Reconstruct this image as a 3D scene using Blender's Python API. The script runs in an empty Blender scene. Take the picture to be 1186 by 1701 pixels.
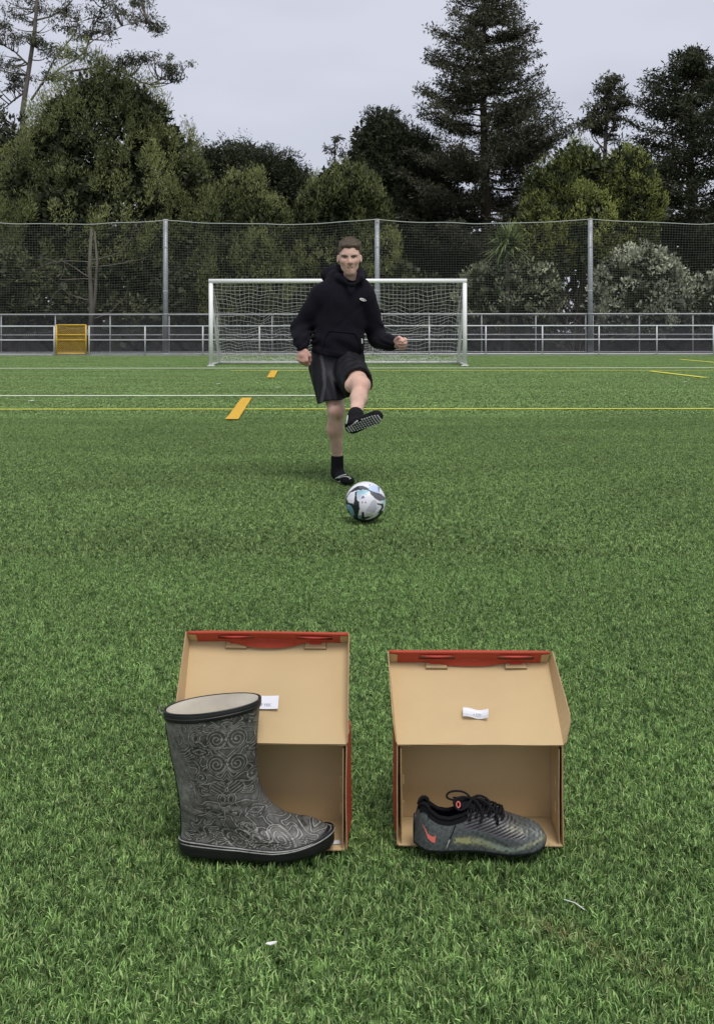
import bpy, math, random
import numpy as np
from mathutils import Vector, Matrix

# ------------------------------------------------------------------ camera, world, sun
F, CX, HY, H = 1700.0, 593.0, 545.0, 1.07      # focal length, centre and horizon in photo pixels, eye height
sc = bpy.context.scene
COL = sc.collection
cd = bpy.data.cameras.new('camera'); cam = bpy.data.objects.new('camera', cd); COL.objects.link(cam)
cam.location = (0, 0, H); cam.rotation_euler = (math.radians(90), math.radians(0.06), 0)
cd.sensor_fit = 'HORIZONTAL'; cd.sensor_width = 36; cd.lens = 36 * F / 1186
cd.shift_y = -(850.5 - HY) / 1186; cd.clip_start = 0.05; cd.clip_end = 2000
sc.camera = cam
SUN_EL, SUN_AZ = math.radians(62), math.radians(160)
world = bpy.data.worlds.new('World'); sc.world = world; world.use_nodes = True
nt = world.node_tree; nt.nodes.clear()
wo = nt.nodes.new('ShaderNodeOutputWorld'); bg = nt.nodes.new('ShaderNodeBackground')
sky = nt.nodes.new('ShaderNodeTexSky'); sky.sky_type = 'NISHITA'; sky.sun_disc = False
sky.sun_elevation = SUN_EL; sky.sun_rotation = SUN_AZ
tc = nt.nodes.new('ShaderNodeTexCoord'); mp = nt.nodes.new('ShaderNodeMapping'); mp.inputs['Scale'].default_value = (1.0, 1.0, 3.2)
mp.inputs['Location'].default_value = (0.6, 0.2, 0.5)
nz = nt.nodes.new('ShaderNodeTexNoise'); nz.inputs['Scale'].default_value = 2.0; nz.inputs['Detail'].default_value = 4; nz.inputs['Roughness'].default_value = 0.45
cr = nt.nodes.new('ShaderNodeValToRGB')
cr.color_ramp.elements[0].position = 0.34; cr.color_ramp.elements[0].color = (3.62, 3.80, 4.50, 1)
cr.color_ramp.elements[1].position = 0.62; cr.color_ramp.elements[1].color = (4.75, 4.88, 5.55, 1)
mx = nt.nodes.new('ShaderNodeMix'); mx.data_type = 'RGBA'; mx.inputs[0].default_value = 0.94
L = nt.links.new
L(tc.outputs['Generated'], mp.inputs[0]); L(mp.outputs[0], nz.inputs['Vector']); L(nz.outputs[0], cr.inputs[0])
L(sky.outputs[0], mx.inputs[6]); L(cr.outputs[0], mx.inputs[7]); L(mx.outputs[2], bg.inputs[0])
bg.inputs[1].default_value = 0.1
L(bg.outputs[0], wo.inputs[0])
sd = bpy.data.lights.new('sun', 'SUN'); sun = bpy.data.objects.new('sun', sd); COL.objects.link(sun)
sd.energy = 1.5; sd.angle = math.radians(26); sd.color = (1, .965, .91)
sv = Vector((math.sin(SUN_AZ) * math.cos(SUN_EL), math.cos(SUN_AZ) * math.cos(SUN_EL), math.sin(SUN_EL)))
sun.rotation_euler = sv.to_track_quat('Z', 'Y').to_euler()
sc.render.engine = 'CYCLES'
sc.view_settings.view_transform = 'Standard'; sc.view_settings.look = 'None'
sc.view_settings.exposure = 0.52; sc.view_settings.gamma = 1.0; sc.view_settings.use_curve_mapping = False
sc.cycles.max_bounces = 6; sc.cycles.diffuse_bounces = 3; sc.cycles.transparent_max_bounces = 8

# ------------------------------------------------------------------ helpers
rng = np.random.default_rng(7); random.seed(7)
def P(px, py, d): return np.array([(px - CX) * d / F, d, H - (py - HY) * d / F])
def G(px, py):
    d = F * H / (py - HY); return np.array([(px - CX) * d / F, d, 0.0])
def nrm(v): v = np.asarray(v, float); return v / (np.linalg.norm(v) + 1e-12)

def mat(name, col, rough=.6, spec=.3, metal=0, noise=None, bump=None, attr=None, coat=0, transl=0):
    m = bpy.data.materials.new(name); m.use_nodes = True; t = m.node_tree; n = t.nodes; b = n['Principled BSDF']
    b.inputs['Base Color'].default_value = (*col, 1); b.inputs['Roughness'].default_value = rough
    b.inputs['Specular IOR Level'].default_value = spec; b.inputs['Metallic'].default_value = metal
    b.inputs['Coat Weight'].default_value = coat
    c = n.new('ShaderNodeTexCoord'); src = None
    if attr:
        a = n.new('ShaderNodeAttribute'); a.attribute_name = attr; src = a.outputs['Color']; t.links.new(src, b.inputs['Base Color'])
    if noise:                                   # (scale, amount)
        z = n.new('ShaderNodeTexNoise'); z.inputs['Scale'].default_value = noise[0]; z.inputs['Detail'].default_value = 6; z.inputs['Roughness'].default_value = .65
        t.links.new(c.outputs['Object'], z.inputs['Vector'])
        mr = n.new('ShaderNodeMapRange'); mr.inputs[1].default_value = .3; mr.inputs[2].default_value = .7
        mr.inputs[3].default_value = 1 - noise[1]; mr.inputs[4].default_value = 1 + noise[1]; t.links.new(z.outputs[0], mr.inputs[0])
        v = n.new('ShaderNodeVectorMath'); v.operation = 'MULTIPLY'
        if src: t.links.new(src, v.inputs[0])
        else: v.inputs[0].default_value = col
        t.links.new(mr.outputs[0], v.inputs[1]); t.links.new(v.outputs[0], b.inputs['Base Color']); src = v.outputs[0]
    if bump:                                    # (scale, strength, distance)
        z = n.new('ShaderNodeTexNoise'); z.inputs['Scale'].default_value = bump[0]; z.inputs['Detail'].default_value = 4
        t.links.new(c.outputs['Object'], z.inputs['Vector'])
        bp = n.new('ShaderNodeBump'); bp.inputs['Strength'].default_value = bump[1]; bp.inputs['Distance'].default_value = bump[2]
        t.links.new(z.outputs[0], bp.inputs['Height']); t.links.new(bp.outputs[0], b.inputs['Normal'])
    if transl:
        tr = n.new('ShaderNodeBsdfTranslucent'); ms = n.new('ShaderNodeMixShader'); ms.inputs[0].default_value = transl
        if src: t.links.new(src, tr.inputs[0])
        else: tr.inputs[0].default_value = (*col, 1)
        t.links.new(b.outputs[0], ms.inputs[1]); t.links.new(tr.outputs[0], ms.inputs[2]); t.links.new(ms.outputs[0], n['Material Output'].inputs[0])
    return m

def link(name, me, parent=None, mats=()):
    o = bpy.data.objects.new(name, me); COL.objects.link(o)
    for m in mats: me.materials.append(m)
    if parent is not None: o.parent = parent
    return o
def mesh(name, verts, faces, m, parent=None, smooth=False, col=None, fmat=None, colname='tint'):
    """verts (n,3); faces: (m,3|4) array or list."""
    me = bpy.data.meshes.new(name); verts = np.asarray(verts, np.float32)
    if isinstance(faces, np.ndarray):
        k = faces.shape[1]; me.vertices.add(len(verts)); me.vertices.foreach_set('co', verts.ravel())
        me.loops.add(faces.size); me.loops.foreach_set('vertex_index', faces.astype(np.int32).ravel())
        me.polygons.add(len(faces)); me.polygons.foreach_set('loop_start', np.arange(0, faces.size, k, dtype=np.int32))
        me.update(calc_edges=True)
    else:
        me.from_pydata([tuple(map(float, v)) for v in verts], [], faces); me.update()
    if smooth: me.polygons.foreach_set('use_smooth', np.ones(len(me.polygons), bool))
    if col is not None:
        a = me.color_attributes.new(colname, 'FLOAT_COLOR', 'POINT'); c = np.ones((len(verts), 4), np.float32); c[:, :3] = col
        a.data.foreach_set('color', c.ravel())
    ms = m if isinstance(m, (list, tuple)) else [m]
    o = link(name, me, parent, ms)
    if fmat is not None: me.polygons.foreach_set('material_index', np.asarray(fmat, np.int32))
    return o
def tag(o, label=None, cat=None, group=None, kind=None):
    if label: o['label'] = label
    if cat: o['category'] = cat
    if group: o['group'] = group
    if kind: o['kind'] = kind
    return o
def empty(name, loc, label, cat, group=None):
    o = bpy.data.objects.new(name, None); COL.objects.link(o); o.location = tuple(map(float, loc)); o.empty_display_size = .1
    return tag(o, label, cat, group)

class MB:
    def __init__(s): s.v = []; s.f = []; s.n = 0; s.off = np.zeros(3)
    def add(s, v, f):
        v = np.asarray(v, float); s.v.append(v)
        s.f += [tuple(int(i) + s.n for i in q) for q in f]; s.n += len(v)
    def box(s, c, size, R=None):
        c = np.array(c, float); h = np.array(size, float) / 2
        v = np.array([[x, y, z] for x in (-1, 1) for y in (-1, 1) for z in (-1, 1)]) * h
        if R is not None: v = v @ np.array(R).T
        s.add(v + c, [(0, 1, 3, 2), (4, 6, 7, 5), (0, 4, 5, 1), (2, 3, 7, 6), (0, 2, 6, 4), (1, 5, 7, 3)])
    def tube(s, pts, r, n=6, cap=True):
        pts = np.asarray(pts, float); m = len(pts); r = np.broadcast_to(np.asarray(r, float), (m,))
        t = np.gradient(pts, axis=0); t /= np.linalg.norm(t, axis=1)[:, None] + 1e-12
        ref = np.array([0, 0, 1.]) if abs(t[:, 2]).mean() < .8 else np.array([0, 1., 0])
        u = np.cross(t, ref); u /= np.linalg.norm(u, axis=1)[:, None] + 1e-12; w = np.cross(t, u)
        a = np.arange(n) * 2 * np.pi / n
        v = pts[:, None] + r[:, None, None] * (np.cos(a)[None, :, None] * u[:, None] + np.sin(a)[None, :, None] * w[:, None])
        f = [(i * n + j, i * n + (j + 1) % n, (i + 1) * n + (j + 1) % n, (i + 1) * n + j) for i in range(m - 1) for j in range(n)]
        if cap: f += [tuple(range(n))[::-1], tuple((m - 1) * n + j for j in range(n))]
        s.add(v.reshape(-1, 3), f)
    def build(s, name, m, parent=None, smooth=False):
        return mesh(name, np.concatenate(s.v) - s.off, s.f, m, parent, smooth)

def smooth_noise(seed, n=10, lo=1, hi=4, dim=3):
    r = np.random.default_rng(seed); k = r.normal(size=(n, dim)); k /= np.linalg.norm(k, axis=1)[:, None]
    fr = lo * (hi / lo) ** r.random(n); ph = r.random(n) * 6.283; am = (lo / fr) ** .6; am /= np.sqrt((am ** 2).sum() / 2)
    def f(p):
        p = np.asarray(p); o = np.zeros(p.shape[:-1])
        for i in range(n): o += am[i] * np.sin(2 * np.pi * fr[i] * (p @ k[i]) + ph[i])
        return o
    return f

# ---- implicit surfaces (numpy signed distance fields turned into one closed mesh)
class SDF:
    def __init__(s, lo, hi, h):
        s.lo = np.array(lo, float); s.h = h; s.n = np.ceil((np.array(hi) - s.lo) / h).astype(int) + 1
        s.ax = [(s.lo[i] + h * np.arange(s.n[i])).astype(np.float32) for i in range(3)]
        s.D = np.full(s.n, .2, np.float32)
    def _win(s, lo, hi):
        a = np.clip(((lo - s.lo) / s.h).astype(int), 0, s.n - 1); b = np.clip(((hi - s.lo) / s.h).astype(int) + 2, 1, s.n)
        if (b <= a).any(): return None, None
        w = tuple(slice(a[i], b[i]) for i in range(3))
        return w, (s.ax[0][w[0]][:, None, None], s.ax[1][w[1]][None, :, None], s.ax[2][w[2]][None, None, :])
    def put(s, w, d, k, sub=False):
        D = s.D[w]
        if sub: d = -d; hh = np.clip(.5 - .5 * (d - D) / k, 0, 1); s.D[w] = D * hh + d * (1 - hh) + k * hh * (1 - hh) if False else np.maximum(D, d) + np.maximum(k - np.abs(D - d), 0) ** 2 / (4 * k)
        else: s.D[w] = np.minimum(D, d) - np.maximum(k - np.abs(D - d), 0) ** 2 / (4 * k)
    def cap(s, a, b, ra, rb, k=.015, sy=1., sub=False):
        a = np.array(a, float); b = np.array(b, float); R = max(ra, rb) + k + 3 * s.h
        w, X = s._win(np.minimum(a, b) - R, np.maximum(a, b) + R)
        if w is None: return
        ym = (a[1] + b[1]) / 2
        q = [X[0] - a[0], (X[1] - a[1]) / sy, X[2] - a[2]]; ab = b - a; ab = np.array([ab[0], ab[1] / sy, ab[2]])
        t = np.clip((q[0] * ab[0] + q[1] * ab[1] + q[2] * ab[2]) / (ab @ ab + 1e-9), 0, 1)
        d = np.sqrt((q[0] - t * ab[0]) ** 2 + (q[1] - t * ab[1]) ** 2 + (q[2] - t * ab[2]) ** 2) - (ra + (rb - ra) * t)
        s.put(w, d * (sy if sy < 1 else 1), k, sub)
    def ell(s, c, r, k=.015, R=None, sub=False):
        c = np.array(c, float); r = np.array(r, float); m = r.max() + k + 3 * s.h
        w, X = s._win(c - m, c + m)
        if w is None: return
        q = [X[0] - c[0], X[1] - c[1], X[2] - c[2]]
        if R is not None: R = np.array(R); q = [q[0] * R[0, i] + q[1] * R[1, i] + q[2] * R[2, i] for i in range(3)]
        k0 = np.sqrt((q[0] / r[0]) ** 2 + (q[1] / r[1]) ** 2 + (q[2] / r[2]) ** 2)
        k1 = np.sqrt((q[0] / r[0] ** 2) ** 2 + (q[1] / r[1] ** 2) ** 2 + (q[2] / r[2] ** 2) ** 2)
        s.put(w, k0 * (k0 - 1) / (k1 + 1e-9), k, sub)
    def grid(s): return s.ax[0][:, None, None], s.ax[1][None, :, None], s.ax[2][None, None, :]
    def plane(s, p, n, mask=None, k=.004):         # cut away the side the normal points to
        n = nrm(n); X = s.grid(); d = (X[0] - p[0]) * n[0] + (X[1] - p[1]) * n[1] + (X[2] - p[2]) * n[2]
        s.D = np.maximum(s.D, d)
    def mesh(s):
        D = s.D; I = D < 0; nx, ny, nz = D.shape
        c8 = [I[i:nx - 1 + i, j:ny - 1 + j, k:nz - 1 + k] for i in (0, 1) for j in (0, 1) for k in (0, 1)]
        cnt = np.zeros(c8[0].shape, np.int8)
        for c in c8: cnt += c
        act = (cnt > 0) & (cnt < 8); idx = np.argwhere(act); vid = np.full(act.shape, -1, np.int32); vid[act] = np.arange(len(idx))
        pos = np.zeros((len(idx), 3)); num = np.zeros(len(idx))
        for axis in range(3):
            o = [a for a in range(3) if a != axis]
            for u in (0, 1):
                for v in (0, 1):
                    e0 = np.zeros(3, int); e0[o[0]] = u; e0[o[1]] = v; e1 = e0.copy(); e1[axis] = 1
                    p0 = idx + e0; p1 = idx + e1; d0 = D[tuple(p0.T)]; d1 = D[tuple(p1.T)]; m = (d0 < 0) != (d1 < 0)
                    t = d0[m] / (d0[m] - d1[m]); pos[m] += p0[m] + t[:, None] * (p1[m] - p0[m]); num[m] += 1
        pos = s.lo + s.h * pos / num[:, None]
        F_ = []
        for axis in range(3):
            a, b = [(1, 2), (2, 0), (0, 1)][axis]
            sl0 = [slice(1, n - 1) for n in D.shape]; sl0[axis] = slice(0, D.shape[axis] - 1); sl1 = list(sl0); sl1[axis] = slice(1, D.shape[axis])
            A = I[tuple(sl0)]; B = I[tuple(sl1)]; m = A != B; e = np.argwhere(m)
            e += np.array([0 if i == axis else 1 for i in range(3)]); fl = A[m]
            ea = np.zeros(3, int); ea[a] = 1; eb = np.zeros(3, int); eb[b] = 1
            q = np.stack([vid[tuple((e - ea - eb).T)], vid[tuple((e - eb).T)], vid[tuple(e.T)], vid[tuple((e - ea).T)]], 1)
            q[~fl] = q[~fl][:, ::-1]; F_.append(q)
        f = np.concatenate(F_); f = f[(f >= 0).all(1)]
        return pos, f

# ------------------------------------------------------------------ materials
# ---- ground: turf sheet colour
def turf_nodes(m, base_lo, base_hi, is_blade):
    t = m.node_tree; n = t.nodes; b = n['Principled BSDF']; lk = t.links.new
    geo = n.new('ShaderNodeNewGeometry')
    def noise(scale, det=4, rough=.6, vec=None):
        z = n.new('ShaderNodeTexNoise'); z.inputs['Scale'].default_value = scale; z.inputs['Detail'].default_value = det; z.inputs['Roughness'].default_value = rough
        lk(vec or geo.outputs['Position'], z.inputs['Vector']); return z.outputs[0]
    if is_blade:
        a = n.new('ShaderNodeAttribute'); a.attribute_name = 'tint'; fac = a.outputs['Fac']
        src = a.outputs['Color']
    else:
        ad = n.new('ShaderNodeMath'); ad.operation = 'ADD'; lk(noise(55, 3, .7), ad.inputs[0]); 
        n2 = noise(14, 5, .7); lk(n2, ad.inputs[1])
        mr = n.new('ShaderNodeMapRange'); mr.inputs[1].default_value = .75; mr.inputs[2].default_value = 1.25; lk(ad.outputs[0], mr.inputs[0])
        mc = n.new('ShaderNodeMix'); mc.data_type = 'RGBA'; mc.inputs[6].default_value = (*base_lo, 1); mc.inputs[7].default_value = (*base_hi, 1)
        lk(mr.outputs[0], mc.inputs[0]); src = mc.outputs[2]
    # broad wear
    mp_ = n.new('ShaderNodeMapping'); mp_.inputs['Scale'].default_value = (.35, 1, 1); lk(geo.outputs['Position'], mp_.inputs[0])
    big = noise(1.1, 5, .6, mp_.outputs[0]); mr2 = n.new('ShaderNodeMapRange'); mr2.inputs[1].default_value = .3; mr2.inputs[2].default_value = .7
    mr2.inputs[3].default_value = .84; mr2.inputs[4].default_value = 1.16; lk(big, mr2.inputs[0])
    v = n.new('ShaderNodeVectorMath'); v.operation = 'MULTIPLY'; lk(src, v.inputs[0]); lk(mr2.outputs[0], v.inputs[1]); out = v.outputs[0]
    if is_blade:
        # worn straw-coloured streak in the foreground, between two points on the ground
        A = np.array([.27, 1.90]); B = np.array([.60, 1.64]); ab = B - A; Lh = np.linalg.norm(ab); ab /= Lh
        sx = n.new('ShaderNodeSeparateXYZ'); lk(geo.outputs['Position'], sx.inputs[0])
        def lin(cx, cy, c0):
            m1 = n.new('ShaderNodeMath'); m1.operation = 'MULTIPLY_ADD'; lk(sx.outputs[0], m1.inputs[0]); m1.inputs[1].default_value = cx; m1.inputs[2].default_value = c0
            m2 = n.new('ShaderNodeMath'); m2.operation = 'MULTIPLY_ADD'; lk(sx.outputs[1], m2.inputs[0]); m2.inputs[1].default_value = cy; lk(m1.outputs[0], m2.inputs[2]); return m2.outputs[0]
        across = lin(-ab[1], ab[0], float(ab[1] * A[0] - ab[0] * A[1])); along = lin(ab[0], ab[1], float(-ab @ A) - Lh / 2)
        def gauss(x, s_):
            d = n.new('ShaderNodeMath'); d.operation = 'DIVIDE'; lk(x, d.inputs[0]); d.inputs[1].default_value = s_
            p = n.new('ShaderNodeMath'); p.operation = 'MULTIPLY'; lk(d.outputs[0], p.inputs[0]); lk(d.outputs[0], p.inputs[1])
            e = n.new('ShaderNodeMath'); e.operation = 'MULTIPLY'; lk(p.outputs[0], e.inputs[0]); e.inputs[1].default_value = -1
            x_ = n.new('ShaderNodeMath'); x_.operation = 'EXPONENT'; lk(e.outputs[0], x_.inputs[0]); return x_.outputs[0]
        g = n.new('ShaderNodeMath'); g.operation = 'MULTIPLY'; lk(gauss(across, .028), g.inputs[0]); lk(gauss(along, .22), g.inputs[1])
        nn = n.new('ShaderNodeMapRange'); nn.inputs[1].default_value = .45; nn.inputs[2].default_value = .62; lk(noise(60, 2), nn.inputs[0])
        g2 = n.new('ShaderNodeMath'); g2.operation = 'MULTIPLY'; lk(g.outputs[0], g2.inputs[0]); lk(nn.outputs[0], g2.inputs[1])
        g3 = n.new('ShaderNodeMath'); g3.operation = 'MULTIPLY'; lk(g2.outputs[0], g3.inputs[0]); g3.inputs[1].default_value = .55
        mc2 = n.new('ShaderNodeMix'); mc2.data_type = 'RGBA'; lk(g3.outputs[0], mc2.inputs[0]); lk(out, mc2.inputs[6]); mc2.inputs[7].default_value = (.34, .25, .12, 1)
        out = mc2.outputs[2]
        tr = n.new('ShaderNodeBsdfTranslucent'); ms = n.new('ShaderNodeMixShader'); ms.inputs[0].default_value = .25
        lk(out, tr.inputs[0]); lk(b.outputs[0], ms.inputs[1]); lk(tr.outputs[0], ms.inputs[2]); lk(ms.outputs[0], n['Material Output'].inputs[0])
    else:
        bp = n.new('ShaderNodeBump'); bp.inputs['Strength'].default_value = .5; bp.inputs['Distance'].default_value = .01; lk(noise(70, 3), bp.inputs['Height']); lk(bp.outputs[0], b.inputs['Normal'])
    lk(out, b.inputs['Base Color'])
M = {}
M['turf'] = mat('turf_sheet', (.08, .13, .04), .8, .15); turf_nodes(M['turf'], (.098, .160, .050), (.150, .225, .075), False)
M['soil'] = mat('turf_backing', (.03, .045, .018), .95, .05, noise=(30, .4))
M['blade'] = mat('turf_blade', (.1, .16, .05), .52, .3); turf_nodes(M['blade'], None, None, True)
M['white_line'] = mat('white_line_paint', (.72, .77, .62), .8, .1, noise=(30, .22))
M['yellow_line'] = mat('yellow_line_paint', (.72, .68, .10), .8, .1, noise=(9, .15))
M['orange_dash'] = mat('orange_line_paint', (.66, .40, .055), .8, .1, noise=(45, .28))
M['galv'] = mat('galvanised_steel', (.42, .44, .46), .5, .4, .35, noise=(6, .15))
M['galv_light'] = mat('galvanised_pipe', (.66, .67, .68), .5, .4, .1, noise=(3, .12))
M['mesh_wire'] = mat('chain_link_wire', (.17, .175, .185), .6, .3, .2)
M['netcord'] = mat('green_grey_net_cord', (.15, .165, .14), .8, .1)
M['cable'] = mat('net_head_rope', (.35, .38, .34), .8, .1)
M['goalwhite'] = mat('white_goal_paint', (.92, .92, .91), .35, .5, noise=(4, .04))
M['goalnet'] = mat('white_net_cord', (.66, .67, .62), .8, .1)
M['gateyellow'] = mat('yellow_gate_paint', (.66, .42, .05), .5, .4, noise=(5, .1))
M['concrete'] = mat('concrete', (.42, .42, .39), .9, .1, noise=(2.5, .2))
M['earth'] = mat('leaf_litter', (.045, .035, .022), .95, .05, noise=(1.4, .5))
M['bark'] = mat('brown_bark', (.065, .050, .036), .9, .1, noise=(3, .35), bump=(12, .6, .03))
M['greybark'] = mat('pale_grey_bark', (.14, .125, .105), .85, .1, noise=(2, .35), bump=(9, .5, .03))
def leafmat(name, rough=.55, tr=.18): return mat(name, (.06, .08, .03), rough, .25, attr='tint', transl=tr)
M['leaf'] = leafmat('foliage'); M['glossleaf'] = leafmat('glossy_foliage', .38, .1)

# ------------------------------------------------------------------ ground
def sheet(name, x0, x1, ys, zs, m, kind='structure'):
    xs = np.linspace(x0, x1, 25); v = [(x, y, z) for y, z in zip(ys, zs) for x in xs]; n = len(xs)
    f = np.array([(i * n + j, i * n + j + 1, (i + 1) * n + j + 1, (i + 1) * n + j) for i in range(len(ys) - 1) for j in range(n - 1)])
    return tag(mesh(name, v, f, m), kind=kind)
TURF_END = 10.0
turf = sheet('ground', -60, 60, [-8, 0, 8, 9, TURF_END, 11, 16, 24, 40.55], [-.020] * 9, M['turf'])
sheet('terrain', -400, 400, [40.95, 45, 60, 120, 600], [-.02, -.1, -.3, -.6, -1.5], M['earth'])
kerb = MB(); kerb.box((0, 40.75, .02), (120, .36, .1)); k_ = kerb.build('kerb', M['concrete']); tag(k_, kind='structure')

def strip(name, p, q, w, m, z=.0015, horiz=False):
    p = np.array(p, float); q = np.array(q, float); d = nrm(q - p); s = np.array([-d[1], d[0], 0]) * w / 2
    if horiz: s = np.array([w / 2, 0, 0])
    N = max(2, int(np.linalg.norm(q - p) / .5)); v = []
    for i in range(N + 1):
        c = p + (q - p) * i / N; j1, j2 = rng.normal(size=2) * .003
        v += [c + s * (1 + j1 * 10), c - s * (1 + j2 * 10)]
    v = np.array(v); v[:, 2] = z
    f = np.array([(2 * i, 2 * i + 1, 2 * i + 3, 2 * i + 2) for i in range(N)])
    return tag(mesh(name, v, f, m), kind='structure')
def dline(py): return F * H / (py - HY)
strip('yellow_field_line', (-25, dline(678.5), 0), (25, dline(679.5), 0), .11, M['yellow_line'])
strip('white_field_line', (-25, dline(656.5), 0), (-.35, dline(656.5), 0), .17, M['white_line'])
strip('goal_line', (-25, dline(610.5), 0), (25, dline(611.5), 0), .24, M['white_line'])
strip('thin_yellow_line', (-3.2, dline(615.3), 0), (25, dline(616.5), 0), .13, M['yellow_line'], z=.0055)
strip('short_yellow_line', G(1080, 617), G(1172, 628), .16, M['yellow_line'], z=.0095)
strip('corner_yellow_line', G(1130, 597), G(1230, 606), .16, M['yellow_line'])
strip('orange_dash', G(385, 697), G(410, 661), .15, M['orange_dash'], z=.0095, horiz=True)
strip('orange_dash', G(449, 627.5), G(456, 615.5), .17, M['orange_dash'], z=.0135, horiz=True)

# ---- turf blades: one patch of blades, instanced over the foreground by the object's own nodes
def blade_patch(size, count, wmin, wmax, lmin, lmax, ztop, seed, bright=1., leanm=.75, S=4):
    r = np.random.default_rng(seed)
    # tufts: blades grow in little bundles
    nt_ = count // 6; tc_ = (r.random((nt_, 2)) - .5) * size
    b = np.repeat(tc_, 6, 0) + r.normal(size=(nt_ * 6, 2)) * .0035; n = len(b)
    th = np.repeat(r.random(nt_) * 6.283, 6) + r.normal(size=n) * 1.1
    lean = np.clip(leanm + r.normal(size=n) * .45, .05, 1.6); Lb = lmin + (lmax - lmin) * r.random(n); w = wmin + (wmax - wmin) * r.random(n)
    dirs = np.stack([np.cos(th), np.sin(th)], 1); side = np.stack([-np.sin(th), np.cos(th)], 1)
    tw = r.normal(size=n) * .9
    V = []; pts = []
    p = np.concatenate([b, np.full((n, 1), 0.)], 1); ang = lean * .25
    for k in range(S + 1):
        ww = w * ([1, 1, .95, .75, .12] if S == 4 else [1, .95, .15])[k] / 2
        ct = np.cos(tw * k / S)[:, None]; st = np.sin(tw * k / S)[:, None]
        sd_ = np.concatenate([side * ct, st], 1)
        V.append(p - sd_ * ww[:, None]); V.append(p + sd_ * ww[:, None])
        st_ = Lb / S
        p = p + np.concatenate([dirs * (np.sin(ang) * st_)[:, None], (np.cos(ang) * st_)[:, None]], 1); ang = ang + lean * 1.68 / S
    V = np.stack(V, 1)
    zmax = V[:, :, 2].max(1, keepdims=True); V[:, :, 2] *= np.minimum(1, ztop / np.maximum(zmax, 1e-4)) * 1.0
    V[:, :, 2] = np.minimum(V[:, :, 2], ztop)
    q = np.array([[2 * k, 2 * k + 1, 2 * k + 3, 2 * k + 2] for k in range(S)])
    f = (np.arange(n)[:, None, None] * (2 * S + 2) + q[None]).reshape(-1, 4)
    g = (.45 * np.repeat(r.random(nt_), 6)[:, None] + .55 * r.random((n, 1))); g = np.clip((g - .5) * 1.35 + .5, 0, 1); dry = (r.random(n) < .10)[:, None]; blu = r.random(n)[:, None]
    g = g ** 1.9; c = (1 - g) * np.array([.036, .084, .021]) + g * np.array([.50, .79, .25]); c = c * np.array(bright)
    c = np.where(dry, np.array([.46, .56, .24]), c)
    return V.reshape(-1, 3), f, np.repeat(c, 2 * S + 2, 0)
def tile_group(name, nx, ny, size, ox, oy, z, seed):
    g = bpy.data.node_groups.new(name, 'GeometryNodeTree')
    g.interface.new_socket('Geometry', in_out='INPUT', socket_type='NodeSocketGeometry'); g.interface.new_socket('Geometry', in_out='OUTPUT', socket_type='NodeSocketGeometry')
    n = g.nodes; gi = n.new('NodeGroupInput'); go = n.new('NodeGroupOutput'); lk = g.links.new
    gr = n.new('GeometryNodeMeshGrid'); gr.inputs['Size X'].default_value = (nx - 1) * size; gr.inputs['Size Y'].default_value = (ny - 1) * size
    gr.inputs['Vertices X'].default_value = nx; gr.inputs['Vertices Y'].default_value = ny
    tf = n.new('GeometryNodeTransform'); tf.inputs['Translation'].default_value = (ox, oy, z); lk(gr.outputs[0], tf.inputs[0])
    ip = n.new('GeometryNodeInstanceOnPoints'); lk(tf.outputs[0], ip.inputs['Points']); lk(gi.outputs[0], ip.inputs['Instance'])
    rv = n.new('FunctionNodeRandomValue'); rv.data_type = 'INT'
    ins = [s for s in rv.inputs if s.type == 'INT' and s.name in ('Min', 'Max')]; ins[0].default_value = 0; ins[1].default_value = 3
    out = [s for s in rv.outputs if s.type == 'INT'][0]
    mu = n.new('ShaderNodeMath'); mu.operation = 'MULTIPLY'; mu.inputs[1].default_value = math.pi / 2; lk(out, mu.inputs[0])
    cx = n.new('ShaderNodeCombineXYZ'); lk(mu.outputs[0], cx.inputs[2]); lk(cx.outputs[0], ip.inputs['Rotation'])
    lk(ip.outputs[0], go.inputs[0]); return g
def turf_blades(name, size, count, nx, ny, x0, y0, z, seed, *dims):
    v, f, c = blade_patch(size, count, *dims[:5], seed, *dims[5:])
    o = mesh(name, v, f, M['blade'], smooth=False, col=c)
    md = o.modifiers.new('tiles', 'NODES'); md.node_group = tile_group(name + '_tiles', nx, ny, size, x0 + (nx - 1) * size / 2, y0 + (ny - 1) * size / 2, z, seed)
    return tag(o, 'short green artificial turf blades covering the field', 'turf', kind='stuff')
turf_blades('turf_blades', .5, 23000, 9, 8, -1.75, 1.05, -.020, 3, .0015, .0028, .012, .026, .0190, (.98, .96, .98), .62)
turf_blades('turf_blades_beyond', 1.0, 42000, 14, 8, -6.5, 5.3, -.0195, 4, .0024, .0040, .014, .027, .019, (1.02, .95, 1.03), .65, 2)
turf_blades('turf_blades_far', 2.0, 42000, 18, 14, -17, 13.3, -.0195, 6, .007, .011, .018, .030, .019, (1.35, 1.2, 1.4), .75, 2)  # far blades tinted lighter to stand in for the sheen of distant turf

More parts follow.
